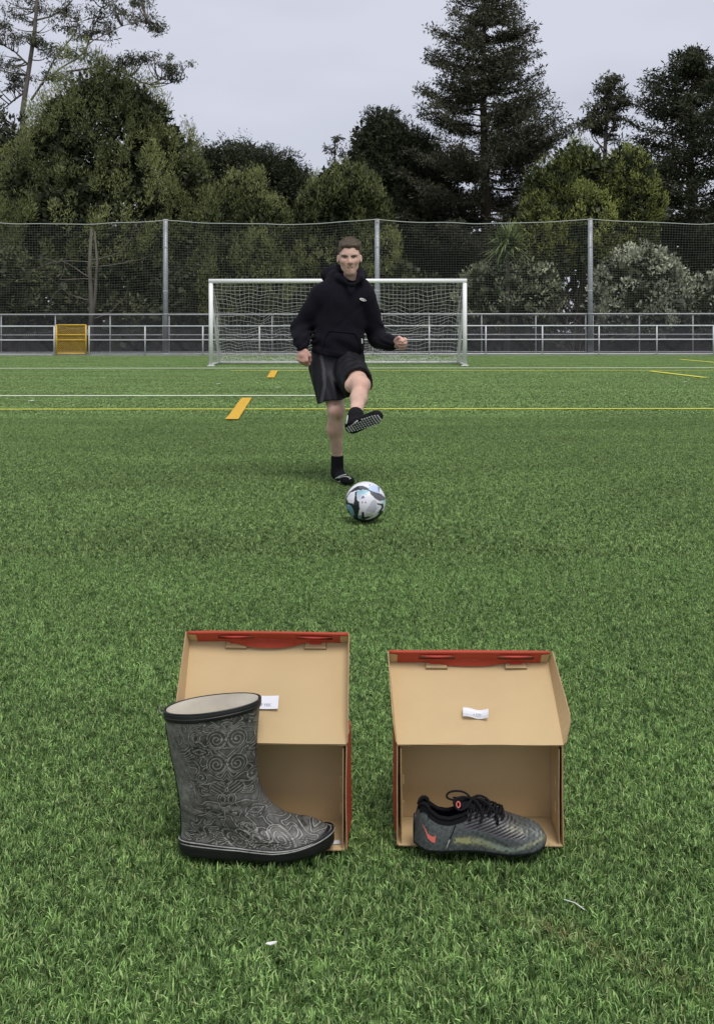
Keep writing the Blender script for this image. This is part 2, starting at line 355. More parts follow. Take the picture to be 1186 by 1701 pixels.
# ------------------------------------------------------------------ fences
def box_between(mb, p, q, w): mb.tube([p, q], w, 6)
DT, DR = 42.3, 40.42
fr = empty('chain_link_fence', (0, DT, 0), 'tall galvanised steel chain link fence running right across behind the pitch', 'fence')
topz = P(0, 521.5, DT)[2]; midz = P(0, 555.5, DT)[2]
for i, px in enumerate([-180, -90, 2, 92, 183, 271, 281, 361, 452, 540, 614, 634, 713, 800, 890, 973, 985, 1062, 1151, 1241, 1331]):
    b = MB(); b.tube([P(px, 545, DT) * [1, 1, 0] + [0, 0, -.05], P(px, 545, DT) * [1, 1, 0] + [0, 0, topz]], .026, 8); b.off = np.array([0, DT, 0]); b.build('post', M['galv_light'], fr, True)
for z, r_ in ((topz, .028), (midz, .022), (.09, .02)):
    b = MB(); b.tube([(-21, DT - .03, z), (0, DT - .03, z), (21, DT - .03, z)], r_, 8); b.off = np.array([0, DT, 0]); b.build('rail', M['galv_light'], fr, True)
def diag_mesh(x0, x1, z0, z1, y, step, r):
    h = z1 - z0; mb = []; xs = np.arange(x0 - h, x1, step)
    V = []; Fa = []
    for s_ in (1, -1):
        for x in xs:
            a = np.array([x, z0]); b = np.array([x + h, z1])
            if s_ < 0: a = np.array([x + h, z0]); b = np.array([x, z1])
            lo, hi = min(a[0], b[0]), max(a[0], b[0])
            if hi <= x0 or lo >= x1: continue
            def clip(t): return a + (b - a) * t
            ts = sorted([0, 1]); 
            t0 = (max(x0, lo) - a[0]) / (b[0] - a[0]); t1 = (min(x1, hi) - a[0]) / (b[0] - a[0]); t0, t1 = sorted((t0, t1))
            p, q = clip(max(0, t0)), clip(min(1, t1)); yy = y + .002 * s_
            n = nrm(np.array([-(q - p)[1], (q - p)[0]])) * r; k = len(V)
            V += [(p[0] + n[0], yy, p[1] + n[1]), (p[0] - n[0], yy, p[1] - n[1]), (p[0], yy + r, p[1]), (q[0] + n[0], yy, q[1] + n[1]), (q[0] - n[0], yy, q[1] - n[1]), (q[0], yy + r, q[1])]
            Fa += [(k, k + 1, k + 4, k + 3), (k + 1, k + 2, k + 5, k + 4), (k + 2, k, k + 3, k + 5)]
    return np.array(V), np.array(Fa)
v, f = diag_mesh(-21, 21, .05, topz, DT - .06, .085, .0032)
tag(mesh('wire_mesh', v - np.array([0, DT, 0]), f, M['mesh_wire'], fr), kind='stuff')

rl = empty('pitch_railing', (0, DR, 0), 'low galvanised pipe railing with wire mesh infill round the far edge of the pitch', 'railing')
rz = P(0, 541, DR)[2]; rm = P(0, 564, DR)[2]
for px in [-328, -234, -140, -46, 94 - 4, 148, 241, 337, 431, 525, 619, 713, 807, 901, 995, 1091, 1185, 1279]:
    q = P(px, 545, DR); b = MB(); b.tube([(q[0], DR, 0), (q[0], DR, rz)], .028, 8); b.off = np.array([0, DR, 0]); b.build('post', M['galv_light'], rl, True)
gx0, gx1 = P(94, 0, DR)[0], P(143, 0, DR)[0]
for a, b_ in ((-21, gx0 - .06), (gx1 + .09, 21)):
    for z, r_ in ((rz, .026), (rm, .024), (.06, .02)):
        b = MB(); b.tube([(a, DR, z), ((a + b_) / 2, DR, z), (b_, DR, z)], r_, 8); b.off = np.array([0, DR, 0]); b.build('rail', M['galv_light'], rl, True)
    v, f = diag_mesh(a, b_, .03, rz, DR + .03, .085, .0032)
    tag(mesh('wire_mesh', v - np.array([0, DR, 0]), f, M['mesh_wire'], rl), kind='stuff')
# yellow gate
ga = empty('yellow_gate', (gx0, DR - .02, 0), 'small yellow metal gate with wire mesh in the railing at the left', 'gate')
gz = P(0, 539, DR)[2]
for a, b_, nm in (((gx0, 0, .05), (gx0, 0, gz), 'stile'), ((gx1, 0, .05), (gx1, 0, gz), 'stile'), ((gx0, 0, gz), (gx1, 0, gz), 'frame_bar'), ((gx0, 0, .08), (gx1, 0, .08), 'frame_bar'),
                 ((gx0, 0, P(0, 555.5, DR)[2]), (gx1, 0, P(0, 555.5, DR)[2]), 'frame_bar'), ((gx0, 0, rm), (gx1, 0, rm), 'frame_bar')):
    b = MB(); b.tube([a, b_], .034 if nm == 'stile' else .027, 8); b.off = np.array([gx0, 0, 0]); b.build(nm, M['gateyellow'], ga, True)
v, f = diag_mesh(gx0, gx1, .08, gz, 0, .07, .0058); tag(mesh('wire_mesh', v - np.array([gx0, 0, 0]), f, M['gateyellow'], ga), kind='stuff')
b = MB(); b.tube([(gx1 + .04, 0, rz - .12), (gx1 + .04, 0, rz - .34)], .03, 8); b.off = np.array([gx0, 0, 0]); b.build('latch', M['galv'], ga)

# tall poles and ball-stop netting
PZ = P(0, 365, DT)[2]; poles = [-72, 276, 626.5, 979.5, 1332]
pgroup = 'poles carrying the ball stop netting'
plabs = ['tall grey steel pole of the ball stop netting beyond the left picture edge', 'tall grey steel netting pole left of the goal', 'tall grey steel netting pole rising behind the goal beside the man\'s head', 'tall grey steel netting pole right of the goal, between the shrubs', 'tall grey steel pole of the netting beyond the right picture edge']
for px, lb in zip(poles, plabs):
    q = P(px, 545, DT); e = empty('netting_pole', (q[0], DT - .12, 0), lb, 'pole', pgroup)
    b = MB(); b.tube([(0, 0, -.1), (0, 0, PZ * .5), (0, 0, PZ)], [.115, .107, .098], 14); b.build('shaft', M['galv'], e, True)
    b = MB(); b.tube([(0, 0, PZ), (0, 0, PZ + .03)], .106, 14); b.build('cap', M['galv_light'], e)
    b = MB(); b.box((0, 0, .02), (.34, .34, .03)); b.build('base_plate', M['galv'], e)
    for z in (topz, 2.6, 3.5, 4.4):
        b = MB(); b.tube([(0, 0, z), (0, 0, z + .035)], .112, 14); b.build('band', M['galv_light'], e)
net = empty('ball_stop_netting', (0, DT - .3, 0), 'high grey netting strung between the tall poles above the fence', 'netting')
PX = [P(p, 0, DT)[0] for p in poles]
def sagz(x):
    z = np.full_like(x, PZ)
    for a, b_ in zip(PX[:-1], PX[1:]):
        m = (x >= a) & (x <= b_); t = (x[m] - a) / (b_ - a); z[m] = PZ - .03 - .19 * 4 * t * (1 - t) * .9
    return z
def threads(lines, r):
    V, Fa = [], []; k = 0
    for pts in lines:
        pts = np.asarray(pts); m = len(pts); t = np.gradient(pts, axis=0); t /= np.linalg.norm(t, axis=1)[:, None] + 1e-9
        ref = np.array([0, 1., 0]); u = np.cross(t, ref); u /= np.linalg.norm(u, axis=1)[:, None] + 1e-9; w = np.cross(t, u)
        for a in (0, 2.094, 4.189): V.append(pts + r * (math.cos(a) * u + math.sin(a) * w))
        for s_ in range(3):
            i = np.arange(m - 1); A = k + s_ * m + i; B = k + (s_ + 1) % 3 * m + i; Fa.append(np.stack([A, B, B + 1, A + 1], 1))
        k += 3 * m
    return np.concatenate(V), np.concatenate(Fa)
wob = smooth_noise(5, 12, .15, 1.4, 2)
xs = np.arange(PX[0], PX[-1], .108); tt = np.linspace(0, 1, 26); lines = []
def npos(x, t):
    top = sagz(np.atleast_1d(x)); z = 1.6 + (top - 1.6) * t
    q = np.stack([np.broadcast_to(x, z.shape), z], -1)
    return np.stack([q[..., 0] + .02 * wob(q * 1.3 + 9), .05 * wob(q * .7), z + .018 * wob(q)], -1)
for x in xs: lines.append(npos(np.full(26, x), tt))
xx = np.arange(PX[0], PX[-1], .3)
for t in np.linspace(0, 1, 38): lines.append(npos(xx, np.full(len(xx), t)))
v, f = threads(lines, .0040); tag(mesh('net', v, f, M['netcord'], net), kind='stuff')
v, f = threads([npos(xx, np.ones(len(xx))) + [0, 0, .01]], .022); mesh('head_rope', v, f, M['cable'], net)

# ------------------------------------------------------------------ goal
DG = 29.1; gxl, gxr = P(350.5, 0, DG)[0], P(772, 0, DG)[0]; gh = 2.44 - .02; GB = 1.65
go = empty('football_goal', ((gxl + gxr) / 2, DG, 0), 'full size white football goal with sagging white net behind the man', 'goal')
gc = (gxl + gxr) / 2; hw = (gxr - gxl) / 2
def part(mb, nm, m, par, smooth=True): return mb.build(nm, m, par, smooth)
def rtube(p, q, r, nm, par=go, m='goalwhite', n=14): b = MB(); b.tube([p, (np.array(p) + q) / 2, q], r, n); return part(b, nm, M[m], par)
for s_ in (-1, 1):
    rtube((s_ * hw, 0, 0), (s_ * hw, 0, gh - .06), .062, 'goal_post')
    rtube((s_ * hw, .06, 2.0), (s_ * (hw - .02), GB, .06), .028, 'stay')
    rtube((s_ * hw, .03, .045), (s_ * hw, GB, .045), .032, 'side_bar')
    b = MB(); b.box((s_ * hw, .02, .012), (.2, .2, .02)); part(b, 'foot_plate', M['goalwhite'], go, False)
rtube((-hw - .06, 0, gh), (hw + .06, 0, gh), .062, 'crossbar')
rtube((-hw, GB, .045), (hw, GB, .045), .034, 'ground_bar')
w2 = smooth_noise(21, 14, .25, 2.2, 2); w3 = smooth_noise(22, 14, .4, 3.0, 2); w4 = smooth_noise(23, 12, 1.2, 5, 2)
def gpos(u, t):   # u across -1..1, t 0 (crossbar) .. 1 (ground bar)
    x = u * hw * .985; q = np.stack([x, t * 2.6], -1)
    y = .02 + GB * (t ** 1.25) - .22 * np.sin(np.pi * t) * (.7 + .3 * np.cos(u * 3)) + .05 * w2(q) * np.sin(np.pi * np.clip(t, 0, 1)) ** .6
    z = gh - .05 - (gh - .12) * t + .055 * w3(q) * np.sin(np.pi * t) ** .5 - .05 * np.sin(np.pi * t) * (1 - abs(u)) * .5
    return np.stack([x + .035 * w2(q + 3) * np.sin(np.pi * t) ** .5, y, z], -1)
lines = []
for u in np.linspace(-1, 1, 58): t = np.linspace(0, 1, 30); lines.append(gpos(np.full(30, u), t))
for t in np.linspace(0, 1, 23): u = np.linspace(-1, 1, 110); lines.append(gpos(u, np.full(110, t)))
# slack net gathered on the ground
for j in range(9):
    u = np.linspace(-1, 1, 260); z = .05 + .10 * np.abs(w4(np.stack([u * hw * 1.0, np.full(260, j * 1.7)], -1))); y = GB - .12 - .05 * j + .05 * w4(np.stack([u * hw, np.full(260, 40 + j)], -1)); lines.append(np.stack([u * hw * .98, y, z], -1))
for s_ in (-1, 1):   # side nets
    for k in range(13):
        y = GB * (k + .5) / 13; ztop = min(2.3, 2.25 * (1 - y / GB) ** .8 + .1); z = np.linspace(.05, ztop, 14)
        lines.append(np.stack([s_ * (hw - .03 - .10 * np.sin(np.pi * z / 2.4) + .025 * w3(np.stack([z, z * 0 + y], -1))), np.full(14, y) + .03 * w2(np.stack([z, z * 0 + y], -1)), z], -1))
    for z0 in np.arange(.15, 2.3, .13):
        ym = GB * (1 - (max(z0 - .1, 0) / 2.25) ** 1.25); y = np.linspace(.02, max(ym, .06), 10)
        lines.append(np.stack([s_ * (hw - .03 - .10 * math.sin(math.pi * z0 / 2.4) + .03 * w3(np.stack([y, y * 0 + z0], -1))), y, z0 + .03 * w2(np.stack([y, y * 0 + z0], -1))], -1))
v, f = threads(lines, .0042); tag(mesh('net', v, f, M['goalnet'], go), kind='stuff')
v, f = threads([gpos(np.linspace(-1, 1, 80), np.full(80, .0)), gpos(np.full(30, -1.), np.linspace(0, 1, 30)), gpos(np.full(30, 1.), np.linspace(0, 1, 30))], .009); mesh('net_border_rope', v, f, M['goalnet'], go)
for i in range(11):
    x = -hw + (i + .5) * 2 * hw / 11; b = MB(); b.box((x, .075, gh - .03), (.03, .03, .05)); part(b, 'net_clip', M['goalwhite'], go, False)
exec_later = []

# ------------------------------------------------------------------ trees and shrubs
def leaves(cent, rad, per, size, up=.3, outw=.6, shell=.45, tint_lo=(.02, .03, .012), tint_hi=(.07, .09, .035), asp=.36, seed=0, flat=0., tv=.6, hang=0., tvals=None):
    """cent (n,3), rad (n,3): clumps; per leaves each.  Returns verts, quads, colours."""
    r = np.random.default_rng(seed); n = len(cent); N = n * per
    d = r.normal(size=(N, 3)); d /= np.linalg.norm(d, axis=1)[:, None]
    u = (shell + (1 - shell) * r.random(N) ** .7)[:, None]
    c = np.repeat(cent, per, 0); R = np.repeat(rad, per, 0); p = c + d * R * u
    a = d * outw + np.array([0, 0, up]) + r.normal(size=(N, 3)) * .55; a[:, 2] -= hang
    a[:, 2] *= (1 - flat); a /= np.linalg.norm(a, axis=1)[:, None]
    w = np.cross(a, r.normal(size=(N, 3))); w /= np.linalg.norm(w, axis=1)[:, None] + 1e-9
    s = (size * (.6 + .8 * r.random(N)))[:, None]
    q = np.stack([p, p + a * s * .45 + w * s * asp * .5, p + a * s, p + a * s * .55 - w * s * asp * .5], 1)
    ct = r.random(n) if tvals is None else tvals
    tv_ = np.clip(np.repeat(ct, per) * tv + r.random(N) * (1 - tv), 0, 1)[:, None]
    col = np.array(tint_lo) * (1 - tv_) + np.array(tint_hi) * tv_
    f = np.arange(N * 4).reshape(N, 4)
    return q.reshape(-1, 3), f, np.repeat(col, 4, 0)
def merge(L_):
    V, Fa, C_ = [], [], []; k = 0
    for v, f, c in L_: V.append(v); Fa.append(f + k); C_.append(c); k += len(v)
    return np.concatenate(V), np.concatenate(Fa), np.concatenate(C_)
def on_lobes(lobes, n, seed, low=-.5):
    """points over the surfaces of ellipsoid lobes (cx,cy,cz,rx,ry,rz), skipping what lies inside another."""
    r = np.random.default_rng(seed); lobes = np.array(lobes, float); area = (lobes[:, 3] * lobes[:, 5]); out = []; di = []
    for i, l in enumerate(lobes):
        m = int(n * area[i] / area.sum()) + 1
        d = r.normal(size=(m, 3)); d /= np.linalg.norm(d, axis=1)[:, None]; d = d[d[:, 2] > low]
        p = l[:3] + d * l[3:] * (.76 + .30 * r.random((len(d), 1)))
        keep = np.ones(len(p), bool)
        for j, o in enumerate(lobes):
            if j != i: keep &= (((p - o[:3]) / (o[3:] * .8)) ** 2).sum(1) > 1
        out.append(p[keep]); di.append(d[keep])
    return np.concatenate(out), np.concatenate(di)
def finish_tree(name, base, label, group, leafdata, trunk, m='leaf', bark='bark', cat='tree'):
    e = empty(name, base, label, cat, group); b = np.array(base, float)
    v, f, c = leafdata; tag(mesh('crown', v - b, f, M[m], e, col=c))
    if trunk:
        tb = MB(); tb.tube(*trunk[0], n=10); tb.off = b; tb.build('trunk', M[bark], e, True)
        if len(trunk) > 1:
            lb = MB()
            for t in trunk[1:]: lb.tube(*t, n=5)
            lb.off = b; tag(lb.build('branches', M[bark], e, True), kind='stuff')
    return e
GREEN = dict(
    olive=((.050, .069, .026), (.31, .34, .125)), dark=((.018, .025, .012), (.068, .082, .038)), bright=((.085, .11, .028), (.42, .45, .13)),
    brownish=((.022, .027, .016), (.105, .110, .062)), gum=((.035, .042, .026), (.14, .15, .085)), grey=((.09, .105, .07), (.70, .73, .54)), greyg=((.05, .07, .035), (.50, .53, .34)), under=((.045, .055, .028), (.22, .24, .12)))
def bushy(name, d, lobes_px, tone, label, n_clump, per, size, crad=.42, up=.5, group='trees beyond the fence', trunkpx=None, seed=1, depth=.75, m='leaf', core=True, tone2=None, limbs=7, asp=.36, low=-.6, shell=.45, tall=1.35):
    """lobes_px: (px, py, rx, ry) ellipses in the photograph, given real width, depth and height at distance d."""
    s = d / F; r = np.random.default_rng(seed); lobes = []
    for (px, py, rx, ry) in lobes_px:
        c = P(px, py, d); lobes.append([c[0], d + r.normal() * .5, c[2], rx * s, rx * s * depth, ry * s])
    main = list(lobes)
    for l in main:
        for _ in range(11):
            d_ = r.normal(size=3); d_ /= np.linalg.norm(d_); d_[1] = -abs(d_[1]) * .8; q_ = np.array(l[:3]) + d_ * np.array(l[3:]) * .86; q_s = .15 + .17 * r.random()
            lobes.append([*q_, l[3] * q_s, l[3] * q_s, l[3] * q_s * (1.0 + .7 * (tall > 1.5))])
    p, dr = on_lobes(lobes, n_clump, seed, low)
    rad = crad * (.55 + .8 * r.random((len(p), 1))) * np.array([1, 1, tall])
    lo, hi = GREEN[tone]; nz_ = smooth_noise(seed + 50, 8, .12, .6)
    tv = np.clip(.5 + .36 * nz_(p) + .25 * r.normal(size=len(p)), 0, 1)
    L_ = [leaves(p, rad, per, size, up=up, tint_lo=lo, tint_hi=hi, seed=seed, tvals=tv, asp=asp, shell=shell)]
    if core:        # dark-tinted inner filler leaves that make the crown opaque
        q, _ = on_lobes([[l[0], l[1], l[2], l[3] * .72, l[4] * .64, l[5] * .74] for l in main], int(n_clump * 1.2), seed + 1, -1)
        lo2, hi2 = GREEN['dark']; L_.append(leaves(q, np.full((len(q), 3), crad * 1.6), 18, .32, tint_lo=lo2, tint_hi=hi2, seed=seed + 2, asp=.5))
    l0 = max(lobes, key=lambda l: l[5] * l[3]); bx = P(trunkpx, 0, d)[0] if trunkpx else l0[0]
    zt = l0[2] + l0[5] * .55; base = (bx, d, -.2)
    k = np.linspace(0, 1, 9); tr_ = np.stack([bx + (l0[0] - bx) * k + .12 * np.sin(k * 5 + seed), d + .1 * np.cos(k * 6), -.3 + (zt + .3) * k], 1)
    rt = .12 + .018 * zt
    trunk = [(tr_, rt * (1 - .8 * k) + .02)]
    for i in range(limbs):
        t = .25 + .6 * r.random(); a = tr_[0] + (tr_[-1] - tr_[0]) * t; g = p[r.integers(len(p))]; mid = (a + g) / 2 + [0, 0, -.3]
        kk = np.linspace(0, 1, 6)[:, None]; pts = a * (1 - kk) ** 2 + 2 * mid * kk * (1 - kk) + g * kk ** 2
        trunk.append((pts, rt * .35 * (1 - .85 * kk[:, 0]) + .008))
    return finish_tree(name, base, label, group, merge(L_), trunk, m)

# 1 big bushy tree on the left
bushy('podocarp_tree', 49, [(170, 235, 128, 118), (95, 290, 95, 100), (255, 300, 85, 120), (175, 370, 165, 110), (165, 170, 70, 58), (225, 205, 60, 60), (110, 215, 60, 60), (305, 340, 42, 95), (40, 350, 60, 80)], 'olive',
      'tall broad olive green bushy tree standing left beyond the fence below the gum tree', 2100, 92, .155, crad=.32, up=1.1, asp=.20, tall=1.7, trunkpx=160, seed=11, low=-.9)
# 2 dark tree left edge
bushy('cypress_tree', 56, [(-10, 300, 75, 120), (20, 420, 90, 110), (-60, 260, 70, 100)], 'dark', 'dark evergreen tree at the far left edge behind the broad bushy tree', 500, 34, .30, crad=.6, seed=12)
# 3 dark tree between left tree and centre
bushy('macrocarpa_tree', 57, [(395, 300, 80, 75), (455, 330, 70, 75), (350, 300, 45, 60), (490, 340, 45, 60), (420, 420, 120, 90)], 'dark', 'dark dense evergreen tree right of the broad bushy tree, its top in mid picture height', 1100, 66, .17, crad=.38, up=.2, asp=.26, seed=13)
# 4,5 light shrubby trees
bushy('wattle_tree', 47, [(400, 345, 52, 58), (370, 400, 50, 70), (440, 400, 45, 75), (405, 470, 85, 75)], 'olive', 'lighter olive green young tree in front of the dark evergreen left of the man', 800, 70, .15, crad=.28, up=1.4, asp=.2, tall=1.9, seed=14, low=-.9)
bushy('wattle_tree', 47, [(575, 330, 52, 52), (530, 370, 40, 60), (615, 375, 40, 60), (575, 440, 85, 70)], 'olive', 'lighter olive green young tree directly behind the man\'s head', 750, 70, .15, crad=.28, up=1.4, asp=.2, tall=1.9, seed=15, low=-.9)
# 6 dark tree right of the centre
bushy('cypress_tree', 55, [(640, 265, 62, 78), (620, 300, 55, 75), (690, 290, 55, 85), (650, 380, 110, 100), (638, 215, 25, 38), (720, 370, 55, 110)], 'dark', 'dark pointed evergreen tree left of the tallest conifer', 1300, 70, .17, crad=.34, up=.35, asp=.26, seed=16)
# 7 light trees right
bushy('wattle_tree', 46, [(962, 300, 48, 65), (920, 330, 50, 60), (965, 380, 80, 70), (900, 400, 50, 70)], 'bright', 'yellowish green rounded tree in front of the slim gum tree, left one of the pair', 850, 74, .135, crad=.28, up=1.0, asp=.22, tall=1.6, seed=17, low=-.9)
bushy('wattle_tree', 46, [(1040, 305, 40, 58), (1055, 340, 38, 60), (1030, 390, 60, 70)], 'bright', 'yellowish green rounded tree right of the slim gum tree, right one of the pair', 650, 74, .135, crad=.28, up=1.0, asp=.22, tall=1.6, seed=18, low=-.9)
# backdrop undergrowth / woodland, reads as one mass
lob = []
r_ = np.random.default_rng(31)
for px in range(-260, 1460, 46): lob.append([P(px, 0, 62)[0], 62 + r_.normal(), 1.5 + r_.random() * 1.5, 2.0, 1.6, 3.4 + r_.random() * 2.2]); lob.append([P(px + 20, 0, 64)[0], 64, 1.0, 2.2, 1.0, 2.4])
p, _ = on_lobes(lob, 7600, 31, -1)
gap = P(487, 438, 62); keep = np.hypot(p[:, 0] - gap[0], (p[:, 2] - gap[2]) * 1.2) > .55; p = p[keep]
v, f, c = leaves(p, np.full((len(p), 3), .7), 14, .62, up=.2, tint_lo=GREEN['dark'][0], tint_hi=GREEN['dark'][1], seed=31, asp=.5)
tag(mesh('woodland', v, f, M['leaf'], col=c), 'dark woodland filling the space under and behind the trees', 'woodland', kind='stuff')
# undergrowth right behind the netting
def shrub(px, py, rx, ry, d, tone, label, n, per, size, seed, name='shrub', group='shrubs behind the fence', **k):
    s = d / F; c = P(px, py, d); r = np.random.default_rng(seed)
    lobes = [[c[0], d, c[2], rx * s, rx * s * .7, ry * s]]
    for i in range(4): a = r.random() * 6.28; lobes.append([c[0] + math.cos(a) * rx * s * .5, d + r.normal() * .3, c[2] - abs(math.sin(a)) * ry * s * .35, rx * s * .55, rx * s * .45, ry * s * .75])
    p, _ = on_lobes(lobes, n, seed, -.9); lo, hi = GREEN[tone]
    rad = np.full((len(p), 3), k.get('crad', .28)) * (.6 + .8 * r.random((len(p), 1))); nz_ = smooth_noise(seed, 8, .3, 1.2); tv = np.clip(.45 + .3 * nz_(p) + .25 * r.normal(size=len(p)), 0, 1)
    L_ = [leaves(p, rad, per, size, up=k.get('up', .4), tint_lo=lo, tint_hi=hi, seed=seed, tvals=tv, asp=k.get('asp', .4))]
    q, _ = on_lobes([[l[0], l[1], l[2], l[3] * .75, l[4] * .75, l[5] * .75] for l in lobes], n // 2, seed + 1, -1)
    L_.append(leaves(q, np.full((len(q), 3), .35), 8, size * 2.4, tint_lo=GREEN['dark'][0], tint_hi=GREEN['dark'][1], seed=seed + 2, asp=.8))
    base = np.array([c[0], d, -.15]); tr = []
    for i in range(5):
        a = r.random() * 6.28; g = np.array([c[0] + math.cos(a) * rx * s * .5, d + math.sin(a) * .5, c[2]]); kk = np.linspace(0, 1, 5)[:, None]; tr.append((base + (g - base) * kk, .05 * (1 - .7 * kk[:, 0])))
    return finish_tree(name, base, label, group, merge(L_), tr, k.get('m', 'leaf'), cat='shrub')
ug = [(-30, 470, 80, 70, 'under'), (60, 490, 75, 60, 'under'), (235, 480, 70, 75, 'under'), (320, 500, 75, 60, 'brownish'), (470, 500, 70, 55, 'under'), (560, 510, 60, 60, 'under'), (700, 510, 70, 55, 'dark'), (1270, 480, 70, 90, 'dark')]
ul = ['scrubby dark shrub behind the fence at the left picture edge', 'scrubby olive shrub behind the yellow gate', 'scrubby dark shrub behind the fence beside the netting pole left of the goal', 'brownish twiggy shrub behind the left goal post', 'dark shrub behind the goal net left of the man', 'dark shrub behind the goal directly behind the man', 'dark shrub behind the right half of the goal', 'dark shrub beyond the right picture edge']
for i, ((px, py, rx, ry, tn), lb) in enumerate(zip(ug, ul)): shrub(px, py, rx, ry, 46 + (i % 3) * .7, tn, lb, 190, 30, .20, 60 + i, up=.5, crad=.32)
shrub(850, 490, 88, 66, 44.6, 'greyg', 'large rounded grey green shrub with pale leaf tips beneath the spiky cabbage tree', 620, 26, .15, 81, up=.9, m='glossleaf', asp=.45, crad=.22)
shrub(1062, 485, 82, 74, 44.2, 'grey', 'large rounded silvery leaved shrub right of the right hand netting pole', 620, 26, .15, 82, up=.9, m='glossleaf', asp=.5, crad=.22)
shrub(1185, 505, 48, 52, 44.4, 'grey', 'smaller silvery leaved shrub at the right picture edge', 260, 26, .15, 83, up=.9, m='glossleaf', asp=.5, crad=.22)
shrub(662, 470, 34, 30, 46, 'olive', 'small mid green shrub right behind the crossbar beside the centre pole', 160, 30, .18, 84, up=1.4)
# cabbage tree: spiky rosette
def cabbage():
    d = 43.7; top = P(842, 416, d); r = np.random.default_rng(5); e = empty('cabbage_tree', (top[0], d, 0), 'spiky cabbage tree with a rosette of long narrow leaves above the grey green shrub', 'tree')
    b = MB(); b.tube([(0, 0, 0), (.05, 0, top[2] * .5), (0, 0, top[2] + .1)], [.13, .11, .09], 10); b.build('trunk', M['greybark'], e, True)
    V, Fa, C_ = [], [], []; N = 330
    for hd in ((-.25, 0, 0), (.25, .1, .1), (0, -.1, .35)):
        for i in range(N // 3):
            az = r.random() * 6.283; el = -.5 + r.random() * 1.9; L_ = .95 + .40 * r.random(); u = np.array([math.cos(az) * math.cos(el), math.sin(az) * math.cos(el), math.sin(el)])
            s_ = nrm(np.cross(u, [0, 0, 1])) * .034; base = np.array([0, 0, top[2] + .1]) + hd; k = len(V)
            for t in (0, .35, .7, 1): q = base + u * L_ * t + np.array([0, 0, -.30 * t * t * (1 + r.random() * .3)]); w = [.8, 1, .7, .05][(0, .35, .7, 1).index(t)]; V += [q + s_ * w, q - s_ * w]
            Fa += [(k, k + 1, k + 3, k + 2), (k + 2, k + 3, k + 5, k + 4), (k + 4, k + 5, k + 7, k + 6)]
            g = r.random(); C_ += [np.array([.07, .105, .035]) * (1 - g) + np.array([.36, .42, .19]) * g] * 8
    tag(mesh('leaf_rosette', np.array(V), np.array(Fa), M['glossleaf'], e, col=np.array(C_)), kind='stuff')
cabbage()
# generic branch recursion
def branch_tree(start, dir0, length, r0, depth, rs, spread=.55, up=.15, segs=5, kink=.16, ratio=.68, kids=(2, 3)):
    out = []; tips = []
    def rec(p, d, Ln, r, k):
        pts = [p]; rr = [r]
        for i in range(segs):
            d = nrm(d + rs.normal(size=3) * kink + [0, 0, up * .3]); p = p + d * Ln / segs; pts.append(p); rr.append(r * (1 - .45 * (i + 1) / segs))
        out.append((np.array(pts), np.array(rr)))
        if k == 0: tips.append((p, d)); return
        for j in range(rs.integers(kids[0], kids[1] + 1)):
            nd = nrm(d + rs.normal(size=3) * spread + [0, 0, up]); q = pts[-1] if j < 2 else pts[rs.integers(2, segs)]; rec(q, nd, Ln * ratio * (.8 + .4 * rs.random()), r * .52, k - 1)
        if k <= 1: tips.append((pts[segs // 2 + 1], d))
    rec(np.array(start, float), np.array(dir0, float), length, r0, depth); return out, tips
# bare twiggy shrub
rs = np.random.default_rng(77); q0 = P(955, 545, 43.9); tr = []
for i in range(9):
    o_, t_ = branch_tree([q0[0] + rs.normal() * .15, 43.9, -.1], [rs.normal() * .5, rs.normal() * .25, 1], 1.3, .028, 3, rs, spread=.5, up=.15, ratio=.62, kids=(2, 3)); tr += o_
e = empty('bare_shrub', (q0[0], 43.9, -.1), 'bare twiggy grey shrub without leaves between the two big rounded shrubs', 'shrub', 'shrubs behind the fence')
b = MB()
for t in tr: b.tube(*t, n=4, cap=False)
b.off = np.array([q0[0], 43.9, -.1]); tag(b.build('branches', M['greybark'], e, True), kind='stuff')

